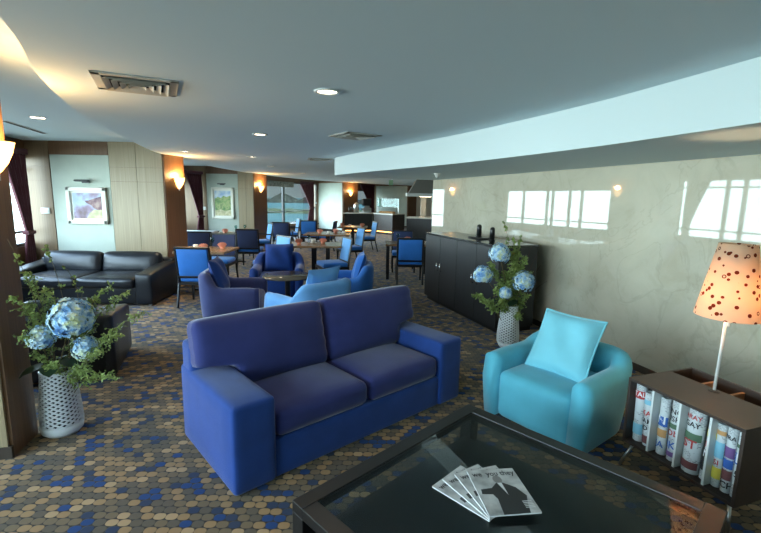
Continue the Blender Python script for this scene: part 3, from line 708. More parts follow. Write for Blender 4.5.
for x, r, lean, hgt, texts, bands, lab in rolls:
    p = RM @ Vector((x-lean*hgt*.5 if False else x, .07, RZ0+e))
    t = thing('rolled_newspaper', lab, 'newspaper', p, ra, 'rolled newspapers in the rack'); t.rotation_euler = (0, lean, ra)
    turns = 2.6; N = 64; vs = []; fs = []
    for i in range(N+1):
        a = -PI/2+turns*2*PI*i/N; rr = r*(1-.22*i/N)
        for z in (.004, hgt*.5, hgt): vs.append((rr*math.cos(a), rr*.9*math.sin(a), z))
    for i in range(N):
        for j in (0, 1): a = i*3+j; fs.append((a, a+3, a+4, a+1))
    o = MB().add(vs, fs).build('roll', 'paper', t, True)
    def wrapv(u, z, rr): a = -PI/2+u/rr; return (rr*math.cos(a), rr*.9*math.sin(a), z)
    for z0, z1, m_ in bands:
        q = []; fs = []
        for i in range(15):
            u = (i/14-.5)*2*1.25*r; q += [wrapv(u, z0, r+.0008), wrapv(u, z1, r+.0008)]
        MB().add(q, [(2*i, 2*i+2, 2*i+3, 2*i+1) for i in range(14)]).build('printed_band', m_, t, True)
    for s_, z, sz, m_ in texts:
        vs, fs = text_mb(s_, sz, True); MB().add([wrapv(a, z+b_, r+.0014) for a, b_, _ in vs], fs).build('headline', m_, t)

lx, ly = 1.987, 2.432
lp = thing('table_lamp', 'lit floral paper cone lamp on a slim pole on the rack', 'lamp', (lx, ly, RZ1), 0); lp.rotation_euler = (0, R(1.2), 0)
MB().lathe([(.03, 0), (.03, .004), (.012, .008)], 20).build('base', 'rackw', lp); MB().cyl(0, 0, .004, .50, .0085, 12).build('pole', 'pole', lp, True)
MB().lathe([(.158, .455), (.090, .875), (.089, .875), (.157, .455)], 48, cap=False).build('lamp_shade', 'shade', lp, True)
MB().cyl(0, 0, .50, .565, .016).build('socket', 'white', lp); MB().cyl(.012, 0, .40, .43, .013).build('switch', 'white', lp)
MB().lathe([(0, .565), (.015, .57), (.028, .60), (.022, .632), (0, .645)], 16).build('bulb', 'bulb', lp, True)
rg = MB()
for a in range(3): rg.tube([(0, 0, .50), (.142*math.cos(a*2.094), .142*math.sin(a*2.094), .52)], .003)
rg.build('shade_carrier', 'steel', lp)
l = bpy.data.lights.new('lamp_bulb', 'POINT'); l.energy = 19; l.color = (1, .69, .40); l.shadow_soft_size = .035
o = bpy.data.objects.new('lamp_bulb', l); C.objects.link(o); o.parent = lp; o.location = (0, 0, .62)

# ------------------------------------------------------------------ black cabinet
ca = math.atan2(5.346-7.294, 1.47-.756)
CW, CD, CH = 2.075, .58, 1.13
cb = thing('cabinet', 'long black four door cabinet along the marble wall', 'cabinet', (.756, 7.294, 0), ca)
MB().box(0, CW, .022, CD, .06, CH-.03).build('body', 'cab', cb, bevel=.003); MB().box(.02, CW-.02, .05, CD-.02, 0, .06).build('plinth', 'black', cb)
MB().box(-.012, CW+.012, -.008, CD+.005, CH-.03, CH).build('top', mat('cabinet_top', (46, 47, 46), .16, spec=.6), cb, bevel=.003)
for i in range(4):
    x0 = CW*i/4+.004; x1 = CW*(i+1)/4-.004
    d = MB().box(x0, x1, 0, .022, .07, CH-.036).build('door', 'cab', cb, bevel=.002)
    hx = x1-.05 if i % 2 == 0 else x0+.05
    MB().tube([(hx, 0, .56), (hx, -.028, .565), (hx, -.028, .675), (hx, 0, .68)], .008, 8).build('handle', 'chrome', d, True)
CM = Matrix.Translation((.756, 7.294, 0)) @ Matrix.Rotation(ca, 4, 'Z')
p = CM @ Vector((1.16, .30, CH)); tr = thing('tray', 'flat black tray on the black cabinet under an upright holder', 'tray', p, ca)
MB().rbox(.34, .2, .018, .008, mx=T(0, 0, .009)).build('plate', 'black', tr, True)
for x, z, lab in ((1.13, CH+.018, 'small black upright holder standing on the tray on the cabinet'), (1.46, CH, 'small black upright holder right of the tray on the cabinet')):
    p = CM @ Vector((x, .30, z)); t = thing('upright_holder', lab, 'holder', p, ca)
    MB().lathe([(.036, 0), (.036, .15), (.028, .175), (.01, .185), (0, .186)], 18).build('body', 'black', t, True); MB().lathe([(.045, .0), (.045, .012), (.036, .016)], 18).build('base', 'black', t, True)

# ------------------------------------------------------------------ vases and flowers
def vase(label, x, y, prof, cells, rows, hole=.011, lt=.008):
    t = thing('vase', label, 'vase', (x, y, 0)); H = prof[-1][1]
    def rad(z):
        for (r0, z0), (r1, z1) in zip(prof, prof[1:]):
            if z <= z1: return r0+(r1-r0)*(z-z0)/(z1-z0)
        return prof[-1][0]
    zb = .075
    MB().lathe([(0, 0), (rad(0)-.02, 0), (rad(0), .02), (rad(zb), zb), (rad(zb)-.008, zb), (rad(0)-.02, .03), (0, .025)], 40, cap=False).build('foot', 'ceramic', t, True)
    bm = bmesh.new(); grid = []
    for j in range(rows+1):
        z = zb+(H-zb)*j/rows; ring = []
        for i in range(cells*2):
            a = 2*PI*i/(cells*2); ring.append(bm.verts.new((rad(z)*math.cos(a), rad(z)*math.sin(a), z)))
        grid.append(ring)
    n = cells*2
    for j in range(0, rows-1):
        for i in range(n):
            if (i+j) % 2: continue
            q = [grid[j][i], grid[j+1][(i+1) % n], grid[j+2][i], grid[j+1][(i-1) % n]]
            c0 = sum((v_.co for v_ in q), Vector((0, 0, 0)))/4
            inn = [bm.verts.new(c0+(v_.co-c0)*hole) for v_ in q]
            for a in range(4): bm.faces.new((q[a], q[(a+1) % 4], inn[(a+1) % 4], inn[a]))
    for i in range(1, n, 2): bm.faces.new((grid[0][i-1], grid[0][(i+1) % n], grid[1][i]))
    for i in range(n):
        if (i+rows-1) % 2 == 0: bm.faces.new((grid[rows][(i-1) % n], grid[rows-1][i], grid[rows][(i+1) % n]))
    me = bpy.data.meshes.new('lattice'); bm.to_mesh(me); bm.free()
    for q in me.polygons: q.use_smooth = True
    o = bpy.data.objects.new('lattice', me); C.objects.link(o); me.materials.append(MT['ceramic']); o.parent = t
    s_ = o.modifiers.new('s', 'SOLIDIFY'); s_.thickness = .008; s_.offset = -1
    rim = MB().lathe([(rad(H)-.012, H-.01), (rad(H)+.002, H-.012), (rad(H)+.002, H+.004), (rad(H)-.012, H+.004), (rad(H)-.012, H-.01)], 40, cap=False).build('rim', 'ceramic', t, True)
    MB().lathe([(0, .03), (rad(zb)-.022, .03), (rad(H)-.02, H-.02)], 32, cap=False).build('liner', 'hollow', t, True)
    return t
V1 = (-2.262, 2.90); V2 = (1.49, 4.86)
vase('white lattice vase of hydrangeas beside the brown column at left', *V1, [(.125, 0), (.132, .08), (.126, .2), (.112, .35), (.104, .46)], 15, 26, .56)
vase('white pierced vase of hydrangeas at the end of the black cabinet', *V2, [(.10, 0), (.125, .07), (.128, .14), (.112, .32), (.094, .5)], 14, 28, .52)

def hydrangea(label, base, mid, top, r, group, leafy=True, n=130):
    t = thing('hydrangea', label, 'flower', base, 0, group); B = Vector(base); mid, top = Vector(mid)-B, Vector(top)-B
    pts = [Vector((0, 0, 0)).lerp(mid, i/4) for i in range(4)]+[mid.lerp(top, i/5) for i in range(6)]
    MB().tube(pts, .005, 6).build('stem', 'twig', t, True)
    m = MB(); g = PI*(3-math.sqrt(5))
    for i in range(n):
        z = 1-1.75*(i+.5)/n; rr = math.sqrt(max(0, 1-z*z)); a = g*i
        d = Vector((rr*math.cos(a), rr*math.sin(a), z)); c0 = top+d*r*random.uniform(.80, 1.06); u = d.orthogonal().normalized(); w = d.cross(u); ph = random.uniform(0, 2)
        s_ = r*random.uniform(.15, .21)
        for q in range(4):
            a2 = ph+q*PI/2; e1 = u*math.cos(a2)+w*math.sin(a2); e2 = u*math.cos(a2+PI/2)+w*math.sin(a2+PI/2)
            m.add([c0, c0+e1*s_*.6+e2*s_*.5+d*s_*.12, c0+e1*s_*1.1+d*s_*.3*random.random(), c0+e1*s_*.6-e2*s_*.5+d*s_*.12], [(0, 1, 2, 3)])
    m.lathe([(0, -r*.68), (r*.45, -r*.5), (r*.68, 0), (r*.45, r*.5), (0, r*.68)], 12, mx=Matrix.Translation(top))
    m.build('bloom', 'bloom', t)
    if leafy:
        for s_ in (-1, 1):
            lf = MB(); vs = []; 
            for i in range(7):
                u = i/6; wd = .055*math.sin(PI*u)**.8; vs += [(u*.17*s_, -wd, -.05*u*u+.02), (u*.17*s_, 0, -.05*u*u+.01), (u*.17*s_, wd, -.05*u*u+.02)]
            lf.add(vs, [(i*3+k, i*3+k+3, i*3+k+4, i*3+k+1) for i in range(6) for k in (0, 1)], T(*(pts[5]), random.uniform(-1, 1)))
            lf.build('leaf', 'leafdk', t, True)
    return t
def sprig(base, mid, tip_, group, label, m='leaf', dens=1.0, start=.45, name='fern_sprig', cat='foliage', lsz=.02, spread=.09):
    B = Vector(base); t = thing(name, label, cat, base, 0, group); a, b, c_ = Vector((0, 0, 0)), Vector(mid)-B, Vector(tip_)-B
    pts = [(a*(1-u)**2+b*2*u*(1-u)+c_*u*u) for u in [i/14 for i in range(15)]]
    MB().tube(pts, lambda u: .004*(1-.7*u), 5).build('stem', 'twig' if m != 'barebr' else 'barebr', t, True)
    if not dens: return t
    lf = MB()
    for i in range(int(46*dens)):
        u = start+(1-start)*random.random(); k = u*14; i0 = min(13, int(k)); p = pts[i0].lerp(pts[i0+1], k-i0)
        L = spread*(1.15-.6*u)*random.uniform(.5, 1.1); d = Vector((random.uniform(-1, 1), random.uniform(-1, 1), random.uniform(-.8, .5))).normalized()
        lf.tube([p, p+d*L], .0012, 3)
        for q in range(5):
            c0 = p+d*L*(q+1)/5+Vector([random.uniform(-.008, .008) for _ in range(3)])
            e1 = Vector((random.uniform(-1, 1), random.uniform(-1, 1), random.uniform(-1, 1))).normalized(); e2 = e1.orthogonal().normalized(); z_ = lsz*random.uniform(.6, 1.2)
            lf.add([c0-e1*z_*.6, c0+e2*z_*.35, c0+e1*z_*.6, c0-e2*z_*.35], [(0, 1, 2, 3)])
    lf.build('leaves', m, t)
    return t
# left bouquet
bx, by = V1; IN = .06
def off(dx, dy, z): return (bx+dx, by+dy, z)
g1 = 'hydrangeas in the left vase'
hydrangea('large blue and green hydrangea at the front of the left vase', off(.02, -.01, .08), off(.02, -.02, .46), off(.19, -.07, .86), .132, g1, n=230)
hydrangea('smaller blue hydrangea low at the left of the left vase', off(-.02, -.01, .08), off(-.02, -.03, .46), off(.04, -.16, .75), .085, g1)
hydrangea('shaded blue hydrangea lowest at the right of the left vase', off(.03, .01, .08), off(.05, .0, .46), off(.23, -.02, .63), .085, g1, False)
gs = 'green sprigs in the left vase'; gl = 'feathery light green sprig in the left white lattice vase'
for i, (dx, dy, z) in enumerate([(.04, -.20, 1.20), (.0, -.30, 1.06), (.11, -.15, 1.07), (.39, .05, 1.06), (.48, .10, 1.01), (.63, .05, .88), (.50, -.12, .46), (.42, -.15, .66), (.26, .05, .97), (.01, -.28, .80), (.30, -.12, .50), (.02, -.22, .98), (.05, -.12, .90), (.48, -.05, .74), (.10, -.16, .58), (.20, .05, .80)]):
    sprig(off(.035*math.cos(i*2.4), .035*math.sin(i*2.4), .08), off(dx*.35, dy*.3, max(.52, z*.85)), off(dx, dy, z), gs, gl, dens=1.2, lsz=.017)
for i, (dx, dy, z, mx_, mz) in enumerate([(.02, -.30, 1.41, .06, .95), (.12, -.15, 1.36, .22, .95), (.15, -.05, 1.22, .34, 1.0), (.22, .02, 1.05, .2, .85)]):
    sprig(off(.04*math.cos(i), .04*math.sin(i), .08), off(mx_, dy*.4, mz), off(dx, dy, z), 'curling twigs in the left vase', 'thin curling budded twig rising from the left white lattice vase', dens=.3, start=.5, name='budded_twig', cat='twig', lsz=.018, spread=.03)
# right bouquet
bx, by = V2
g2 = 'hydrangeas in the right vase'
hydrangea('blue hydrangea at the top of the right vase beside the cabinet', off(.01, -.01, .08), off(.0, -.03, .5), off(-.17, -.06, 1.10), .115, g2)
hydrangea('blue hydrangea at the left of the right vase before the cabinet doors', off(-.02, -.01, .08), off(-.03, -.03, .5), off(-.36, -.14, .87), .105, g2)
hydrangea('blue hydrangea at the right of the right vase', off(.02, -.01, .08), off(.03, -.03, .5), off(.10, -.12, .80), .12, g2)
hydrangea('small blue hydrangea low in the middle of the right vase', off(.0, -.03, .08), off(.0, -.05, .5), off(-.10, -.14, .67), .075, g2, True)
gs = 'green sprigs in the right vase'; gl = 'dense green sprig in the right white pierced vase'
for i, (dx, dy, z) in enumerate([(-.01, -.01, 1.12), (.12, .04, .98), (-.27, -.06, 1.0), (-.45, -.16, .66), (-.35, -.16, .58), (.08, -.11, .38), (-.21, -.14, .72), (-.03, -.11, .95), (.18, -.06, .64), (-.15, -.16, .60), (.20, .04, .88), (.05, .0, 1.08), (-.10, -.02, .92), (.02, -.05, .75), (-.05, -.12, .80), (.06, .04, 1.16), (.15, .03, 1.06)]):
    sprig(off(.03*math.cos(i*2.4), .03*math.sin(i*2.4), .08), off(dx*.35, dy*.3, max(.55, z*.82)), off(dx, dy, z), gs, gl, dens=1.5, lsz=.026, start=.5)
for i, (dx, dy, z, mx_, mz) in enumerate([(-.12, .04, 1.46, .05, 1.0), (.10, .04, 1.30, .04, 1.2), (.0, .03, 1.30, .04, 1.0)]):
    sprig(off(.03*math.cos(i), .03*math.sin(i), .08), off(mx_, dy*.4, mz), off(dx, dy, z), 'budded twigs in the right vase', 'thin budded twig rising above the cabinet from the right vase', dens=.5, start=.6, name='budded_twig', cat='twig', lsz=.026, spread=.05)
for i, (dx, dy, z, mx_, mz) in enumerate([(.30, -.06, .98, .12, .7), (.28, -.01, 1.12, .12, .8), (.38, -.06, .80, .16, .66), (.22, .04, 1.2, .1, .8)]):
    sprig(off(.03*math.cos(i), .03*math.sin(i), .08), off(mx_, dy*.4, mz), off(dx, dy, z), 'bare twigs in the right vase', 'bare brown twig reaching right from the right vase', m='barebr', dens=0, name='bare_twig', cat='twig')

# ------------------------------------------------------------------ black leather suite
def leather(label, cat, name, x, y, rz, W, D, seats, arm=.25, HA=.52, HB=.74):
    t = thing(name, label, cat, (x, y, 0), rz)       # origin front right corner; local -x runs left, +y back
    MB().rbox(W-2*arm+.02, D-.12, .26, .02, mx=T(-W/2, D/2-.02, .16)).build('base', 'leather', t, True)
    for s_ in (0, 1):
        def slope(p, a, b, c__): p.z += .05*b*(c__ > 0); return p
        MB().rbox(arm, D-.02, HA, .035, (0, 0, .006), 8, T(-arm/2 if s_ == 0 else -W+arm/2, D/2, HA/2+.02), slope).build('armrest', 'leather', t, True)
    MB().rbox(W-.06, .2, HB-.12, .05, mx=T(-W/2, D-.11, (HB-.12)/2+.03)).build('back_frame', 'leather', t, True)
    cw_ = (W-2*arm)/seats
    for i in range(seats):
        cx_ = -arm-cw_*(i+.5)
        MB().rbox(cw_-.01, D-.30, .16, .045, (0, .01, .02), 10, T(cx_, (D-.3)/2-.01, .35)).build('seat_cushion', 'leather', t, True)
        bw_ = (W-.34)/seats
        MB().rbox(bw_-.01, .2, .38, .08, (0, .04, .012), 12, T(-.17-bw_*(i+.5), D-.29, HB-.17, 0, R(-12)), wrinkle(.005, i)).build('back_cushion', 'leather', t, True)
    for fx in (-.06, -W+.06):
        for fy in (.06, D-.08): MB().cyl(fx, fy, 0, .03, .025).build('foot', 'steel', t)
    return t
leather('black leather two seat sofa under the coastal painting', 'sofa', 'leather_sofa', -3.44, 6.40, R(3), 2.22, 1.08, 2, HB=.71)
# armchair seen from behind: near corner of its back at (-2.41, 3.79)
sd = Vector((-.32, .82)).normalized(); ang = math.atan2(sd.y, sd.x)      # facing direction
ax = Vector((-2.41, 3.79))+sd*.90+Vector((-sd.y, sd.x))*.95
leather('black leather armchair seen from behind beside the left flower vase', 'armchair', 'leather_armchair', ax.x, ax.y, ang+PI/2, .95, .90, 1, .22, .54, .70)

# ------------------------------------------------------------------ dining chairs and tables
def dining_chair(back_m, arms=False, name='dining_chair'):
    t = thing(name, 'dining chair', 'chair'); W, D = .54, .52; h = W/2
    MB().rbox(W-.03, D-.04, .085, .03, (0, 0, .012), 8, T(0, -.01, .425)).build('seat', 'chairblue', t, True)
    f = MB().box(-h, h, -D/2, -D/2+.035, .34, .39).box(-h, h, D/2-.05, D/2-.015, .34, .39).box(-h, -h+.035, -D/2, D/2-.02, .34, .39).box(h-.035, h, -D/2, D/2-.02, .34, .39)
    f.build('seat_frame', 'black', t)
    for sx in (-1, 1):
        x = sx*(h-.02)
        MB().add([(x-.02, -D/2, .34), (x+.02, -D/2, .34), (x+.02, -D/2+.04, .34), (x-.02, -D/2+.04, .34), (x-.014, -D/2+.004, 0), (x+.014, -D/2+.004, 0), (x+.014, -D/2+.032, 0), (x-.014, -D/2+.032, 0)],
                 [(3, 2, 1, 0), (4, 5, 6, 7), (0, 1, 5, 4), (1, 2, 6, 5), (2, 3, 7, 6), (3, 0, 4, 7)]).build('leg', 'black', t)
        MB().tube([(x, D/2+.06, 0), (x, D/2-.03, .36), (x, D/2-.02, .5), (x, D/2+.05, .92)], .02, 6).build('leg', 'black', t)
        if arms: MB().box(x-.022, x+.022, -D/2+.04, D/2+.01, .62, .65).box(x-.016, x+.016, -D/2+.05, -D/2+.085, .38, .62).build('armrest', 'black', t, bevel=.008)
    mx = T(0, D/2+.016, .69, 0, R(-9.5))
    MB().rbox(W-.08, .05, .43, .02, (0, .012, 0), 8, mx).build('backrest', back_m, t, True)
    MB().box(-h+.02, h-.02, -.022, .022, .205, .24, mx).build('back_rail', 'black', t, bevel=.006)
    MB().box(-h+.02, h-.02, -.022, .022, -.24, -.205, mx).build('back_rail', 'black', t, bevel=.006)
    return t
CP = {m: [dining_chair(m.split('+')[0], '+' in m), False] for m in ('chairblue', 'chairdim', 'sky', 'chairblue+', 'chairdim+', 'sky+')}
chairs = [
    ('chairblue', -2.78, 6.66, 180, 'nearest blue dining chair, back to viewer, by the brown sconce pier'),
    ('chairdim', -3.16, 8.42, 0, 'shade-dimmed blue dining chair behind the table by the sconce pier, right one'),
    ('chairdim', -3.80, 8.75, 0, 'shade-dimmed blue dining chair half hidden behind the sconce pier by the table'),
    ('chairdim', -3.08, 10.25, 182, 'shade-dimmed blue dining chair, back to viewer, below the painting of trees'),
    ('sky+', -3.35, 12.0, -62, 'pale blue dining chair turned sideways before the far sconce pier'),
    ('chairdim+', -2.95, 13.1, 180, 'shade-dimmed blue dining chair, back to viewer, before the large window'),
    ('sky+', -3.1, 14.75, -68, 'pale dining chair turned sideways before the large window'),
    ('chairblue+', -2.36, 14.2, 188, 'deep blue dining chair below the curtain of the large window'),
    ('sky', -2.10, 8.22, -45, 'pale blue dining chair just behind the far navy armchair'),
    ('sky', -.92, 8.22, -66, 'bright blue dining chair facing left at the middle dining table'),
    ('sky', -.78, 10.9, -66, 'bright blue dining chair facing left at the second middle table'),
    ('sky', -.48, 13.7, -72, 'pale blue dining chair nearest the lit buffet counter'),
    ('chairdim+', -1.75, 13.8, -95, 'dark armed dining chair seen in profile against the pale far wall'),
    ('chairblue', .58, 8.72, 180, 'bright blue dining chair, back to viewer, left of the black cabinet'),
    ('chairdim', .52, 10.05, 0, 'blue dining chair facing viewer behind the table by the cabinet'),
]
for m, x, y, d, lab in chairs:
    pr = CP[m]; place(pr[0], not pr[1], (x, y, 0), R(d), lab, 'dining chairs'); pr[1] = True

def dining_table(label, x, y, w, d, rz=0, legs=False, top='tabletop', z=.74):
    t = thing('dining_table', label, 'table', (x, y, 0), rz, 'dining tables')
    MB().box(-w/2, w/2, -d/2, d/2, z-.04, z).build('tabletop', top, t, bevel=.004)
    if legs:
        for sx in (-1, 1):
            for sy in (-1, 1): MB().box(sx*(w/2-.05)-.03, sx*(w/2-.05)+.03, sy*(d/2-.05)-.03, sy*(d/2-.05)+.03, 0, z-.04).build('leg', 'black', t)
    else:
        MB().box(-.05, .05, -.05, .05, .02, z-.04).build('pedestal', 'black', t)
        MB().box(-w*.32, w*.32, -.04, .04, 0, .03).box(-.04, .04, -d*.32, d*.32, 0, .03).build('base', 'black', t)
        MB().box(-w*.3, w*.3, -.03, .03, z-.07, z-.04).build('bearer', 'black', t)
    return t
tabs = [('dining table beside the brown sconce pier', -3.06, 7.62, .86, .82, 0, 0), ('dining table below the painting of trees', -3.72, 11.0, .85, .8, 0, 0),
        ('dining table in the middle, before the bright blue chair', -1.35, 8.75, 1.1, .8, R(6), 0), ('second dining table in the middle, behind the first', -1.38, 11.3, 1.15, .8, 0, 0),
        ('third dining table in the middle, nearest the coffee counter', -.92, 14.2, .95, .8, 0, 0), ('dining table left of the black cabinet', .56, 9.32, .92, .78, 0, 1), ('dining table before the large window', -2.75, 15.4, 1.0, .8, 0, 0)]
for a in tabs: dining_table(*a[:6], legs=bool(a[6]))
tc = MB(); tc.lathe([(.64, .40), (.645, .745), (.63, .752), (0, .752)], 4, mx=T(-4.72, 11.0, 0, PI/4), cap=False);  # white cover added in place of window light reflecting off a tabletop
dining_table('dining table under an added white cover by the second window', -4.72, 11.0, .86, .86)
tag(tc.build('glarecloth', 'cloth', smooth=True), 'white tablecloth added for window light reflecting off a tabletop', 'glarecloth')

# table settings
def napkin():
    t = thing('napkin', 'n', 'napkin'); m = MB()
    for i in range(5):
        a = R(-50+25*i); m.add([(0, .004*i, 0), (.03, .02+.004*i, 0), (-.03, .02+.004*i, 0), (.07*math.sin(a), .01+.004*i, .075+.045*math.cos(a)), (.07*math.sin(a)+.028, .02+.004*i, .05+.03*math.cos(a)), (.07*math.sin(a)-.028, .02+.004*i, .05+.03*math.cos(a))], [(0, 1, 4, 3), (0, 3, 5, 2), (1, 2, 5, 4), (3, 4, 5), (0, 2, 1)])
    m.build('folds', 'napkin', t); MB().lathe([(.035, 0), (.03, .012), (.026, .03)], 12).build('ring', 'napkin', t, True); return t
def cup():
    t = thing('teacup', 'c', 'cup')
    MB().lathe([(.065, .004), (.07, .01), (.03, .006), (0, .004)], 20, cap=False).build('saucer', 'china', t, True)
    MB().lathe([(.02, .006), (.03, .012), (.042, .065), (.039, .065), (.027, .016), (0, .014)], 20, cap=False).build('bowl', 'china', t, True)
    MB().tube([(.038, 0, .055), (.06, 0, .05), (.06, 0, .03), (.033, 0, .022)], .004, 6).build('handle', 'china', t, True); return t
def goblet():
    t = thing('wine_glass', 'g', 'glass')
    MB().lathe([(.033, 0), (.03, .003), (.005, .008), (.004, .08), (.02, .10), (.035, .14), (.03, .19), (.028, .19), (.033, .14), (.018, .102), (0, .095)], 16, cap=False).build('bowl', 'clear', t, True); return t
protos = {'n': [napkin(), False], 'c': [cup(), False], 'g': [goblet(), False]}
nm = {'n': 'folded salmon napkin', 'c': 'white cup on saucer', 'g': 'clear stemmed glass'}
pl = {'n': 'napkins', 'c': 'cups', 'g': 'glasses'}
sets = [(0, 'the dining table beside the sconce pier', [('n', -.02, -.12), ('n', .22, .12), ('c', -.25, .1), ('g', .02, .2)]),
        (1, 'the dining table below the painting of trees', [('n', -.2, -.1), ('g', .05, .0), ('n', .3, .1), ('g', .2, .25)]),
        (2, 'the first middle dining table', [('n', -.28, -.1), ('n', .16, .1), ('c', -.05, .2), ('g', -.1, -.05)]),
        (3, 'the second middle dining table', [('n', -.22, .0), ('c', .02, -.05), ('c', .4, .1), ('n', .16, .22)]),
        (4, 'the table nearest the coffee counter', [('n', -.35, 0), ('c', -.1, 0), ('n', .3, -.05)]),
        (5, 'the dining table left of the cabinet', [('g', -.2, .05), ('n', -.06, -.1), ('n', .02, .2), ('c', .26, -.05)])]
for ti, where, items in sets:
    a = tabs[ti]; cnt = {}
    for k, dx, dy in items: cnt[k] = cnt.get(k, 0)+1
    for k, dx, dy in items:
        g = f'{pl[k]} on {where}' ; q = protos[k]
        place(q[0], not q[1], (a[1]+dx, a[2]+dy, .74), random.uniform(-.5, .5), f'{nm[k]} on {where}', g); q[1] = True

# ------------------------------------------------------------------ buffet and kitchen
def counter(name, label, poly, z, front, led=True):
    t = thing(name, label, 'counter', (poly[0][0], poly[0][1], 0)); o = Vector(poly[0]); q = [tuple(Vector(p)-o) for p in poly]
    c0 = sum((Vector(p) for p in q), Vector((0, 0)))/len(q); ins = lambda k: [tuple(c0+(Vector(p)-c0)*k) for p in q]
    MB().prism(ins(.96), .14, z-.05).build('body', front, t); MB().prism(ins(1.02), z-.05, z).build('worktop', 'stone', t)
    MB().prism(ins(.86), 0, .14).build('plinth', 'black', t)
    if led: MB().prism(ins(.9), .105, .135).build('light_strip', 'led', t)
    return t
CT = .96
counter('coffee_counter', 'dark coffee counter under the far wall sconce', [(-1.75, 20.3), (-.42, 20.6), (-.3, 21.2), (-1.1, 21.4)], CT, 'cab')
counter('buffet_counter', 'dark lit buffet counter with a glass guard at the far end', [(-.36, 20.5), (.5, 19.6), (1.12, 20.5), (.3, 21.6)], CT, 'rackw')
counter('kitchen_counter', 'grey kitchen counter under the cooker hood at far right', [(.92, 16.4), (2.4, 15.9), (2.6, 16.6), (1.1, 17.1)], .98, 'cab', False)
t = thing('buffet_guard', 'glass sneeze guard standing on the buffet counter', 'guard', (.3, 20.5, CT), R(-40))
MB().cyl(-.62, 0, 0, .68, .02).cyl(.62, 0, 0, .68, .02).build('post', 'steel', t)
MB().box(-.68, .68, -.24, .24, .68, .70).build('glass_shelf', 'clear', t); MB().box(-.64, .64, -.02, -.01, .28, .66).build('glass_front', 'clear', t)
for i in range(5):
    px, py = -.05+.13*i, 20.62-.12*i
    t = tag(MB().lathe([(.10, 0), (.13, .05), (.09, .09), (0, .10)], 16).build('bread_basket', 'tan', smooth=True, loc=(px+.05, py, CT)), 'tan food basket under the buffet glass guard', 'basket', 'food baskets on the buffet')
t = thing('coffee_machine', 'dark coffee machine on the coffee counter by the curtain', 'coffee machine', (-.72, 20.95, CT), R(10))
MB().rbox(.42, .4, .2, .03, mx=T(0, 0, .12)).build('base', 'steel', t, True); MB().rbox(.42, .36, .34, .04, mx=T(0, .02, .48)).build('body', 'black', t, True); MB().box(-.12, .12, -.2, -.12, .22, .32).build('spout', 'steel', t)
t = thing('coffee_urn', 'steel urn left of the coffee machine', 'urn', (-1.2, 20.85, CT)); MB().lathe([(.13, 0), (.13, .36), (.1, .42), (.02, .46)], 20).build('body', 'steel', t, True); MB().lathe([(.02, .46), (.025, .49), (0, .5)], 10).build('knob', 'black', t)
for i in range(3):
    tag(MB().lathe([(.035, 0), (.035, .2), (.014, .25), (.014, .31), (0, .31)], 12).build('bottle', 'black' if i else 'rackw', smooth=True, loc=(-1.52+.09*i, 20.6, CT)), 'dark bottle at the left end of the coffee counter', 'bottle', 'bottles on the coffee counter')
t = thing('cooker_hood', 'grey steel hood with pale rim above the kitchen counter', 'hood', (1.75, 16.7, 1.74))
hv = [(-.75, -.4, .12), (.75, -.4, .12), (.75, .4, .12), (-.75, .4, .12), (-.45, -.25, .63), (.75, -.25, .63), (.75, .4, .63), (-.45, .4, .63)]
MB().add(hv, [(3, 2, 1, 0), (4, 5, 6, 7), (0, 1, 5, 4), (1, 2, 6, 5), (2, 3, 7, 6), (3, 0, 4, 7)]).build('canopy', 'cook', t)
MB().box(-.82, .8, -.46, .45, 0, .12).build('rim', 'white', t, bevel=.005)
t2 = MB().box(-.3, .1, -.2, .1, -.006, 0).build('lamp', 'down', t)
struct(MB().box(1.98, 2.6, 17.3, 17.5, 0, CZ).build('wall_kitchen', 'tilew')); struct(MB().box(2.6, 5.6, 17.3, 17.5, 0, CZ).build('wall_kitchen', 'tilew'))
struct(MB().box(1.55, 1.75, 17.35, 17.5, 0, CZ).build('trim_1', 'tilew'))

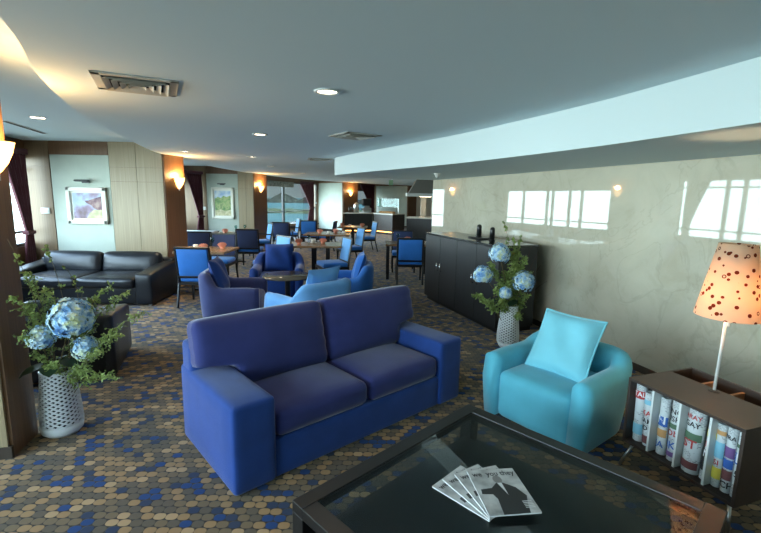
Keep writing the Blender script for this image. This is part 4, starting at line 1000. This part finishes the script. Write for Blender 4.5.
# ------------------------------------------------------------------ sky, camera, output
w = bpy.data.worlds.new('sky'); bpy.context.scene.world = w; w.use_nodes = True; nt = w.node_tree
bg = nt.nodes['Background']; tc = nt.nodes.new('ShaderNodeTexCoord'); sp = nt.nodes.new('ShaderNodeSeparateXYZ'); nt.links.new(tc.outputs['Generated'], sp.inputs[0])
zz = math_node(nt, 'MULTIPLY', math_node(nt, 'ADD', sp.outputs['Z'], .05), 1.6, True)
mx = nt.nodes.new('ShaderNodeMix'); mx.data_type = 'RGBA'; mx.inputs['A'].default_value = (.72, .955, 1.0, 1); mx.inputs['B'].default_value = (.50, .74, 1.0, 1)
nt.links.new(zz, mx.inputs['Factor']); nt.links.new(mx.outputs['Result'], bg.inputs['Color'])
az = math_node(nt, 'ADD', math_node(nt, 'MULTIPLY', sp.outputs['X'], -.85), math_node(nt, 'MULTIPLY', sp.outputs['Y'], -.5))
az = math_node(nt, 'MULTIPLY', math_node(nt, 'SUBTRACT', az, -.12), 1.5, True)
el = math_node(nt, 'MULTIPLY', math_node(nt, 'SUBTRACT', sp.outputs['Z'], .06), 3.5, True)
az = math_node(nt, 'MAXIMUM', az, math_node(nt, 'MULTIPLY', el, .8))
SKY_LO, SKY_HI = .17, 11.0
st = math_node(nt, 'ADD', math_node(nt, 'MULTIPLY', az, SKY_HI-SKY_LO), SKY_LO)
dn = math_node(nt, 'SUBTRACT', 1.0, math_node(nt, 'MULTIPLY', math_node(nt, 'SUBTRACT', -.09, sp.outputs['Z']), 7.0, True))   # hazy sea below the horizon is darker
st = math_node(nt, 'MULTIPLY', st, math_node(nt, 'ADD', math_node(nt, 'MULTIPLY', dn, .85), .15))
nt.links.new(st, bg.inputs['Strength'])

P_, RO = math.atan(69.5/435), R(1.0)
cam = bpy.data.cameras.new('camera'); co = bpy.data.objects.new('camera', cam); C.objects.link(co)
cam.sensor_width = 36; cam.lens = 36*435/761; cam.clip_end = 20000; cam.clip_start = .05
fw = Vector((0, math.cos(P_), -math.sin(P_))); r0 = Vector((1, 0, 0)); u0 = r0.cross(fw)
rt = r0*math.cos(RO)+u0*math.sin(RO); up = rt.cross(fw)
m = Matrix((rt, up, -fw)).transposed().to_4x4(); m.translation = (0, 0, 1.7); co.matrix_world = m
sc = bpy.context.scene; sc.camera = co
sc.view_settings.view_transform = 'Standard'; sc.view_settings.look = 'None'; sc.view_settings.gamma = 1; sc.view_settings.exposure = .75
sc.cycles.max_bounces = 10; sc.cycles.diffuse_bounces = 6; sc.cycles.transparent_max_bounces = 12; sc.cycles.sample_clamp_indirect = 6
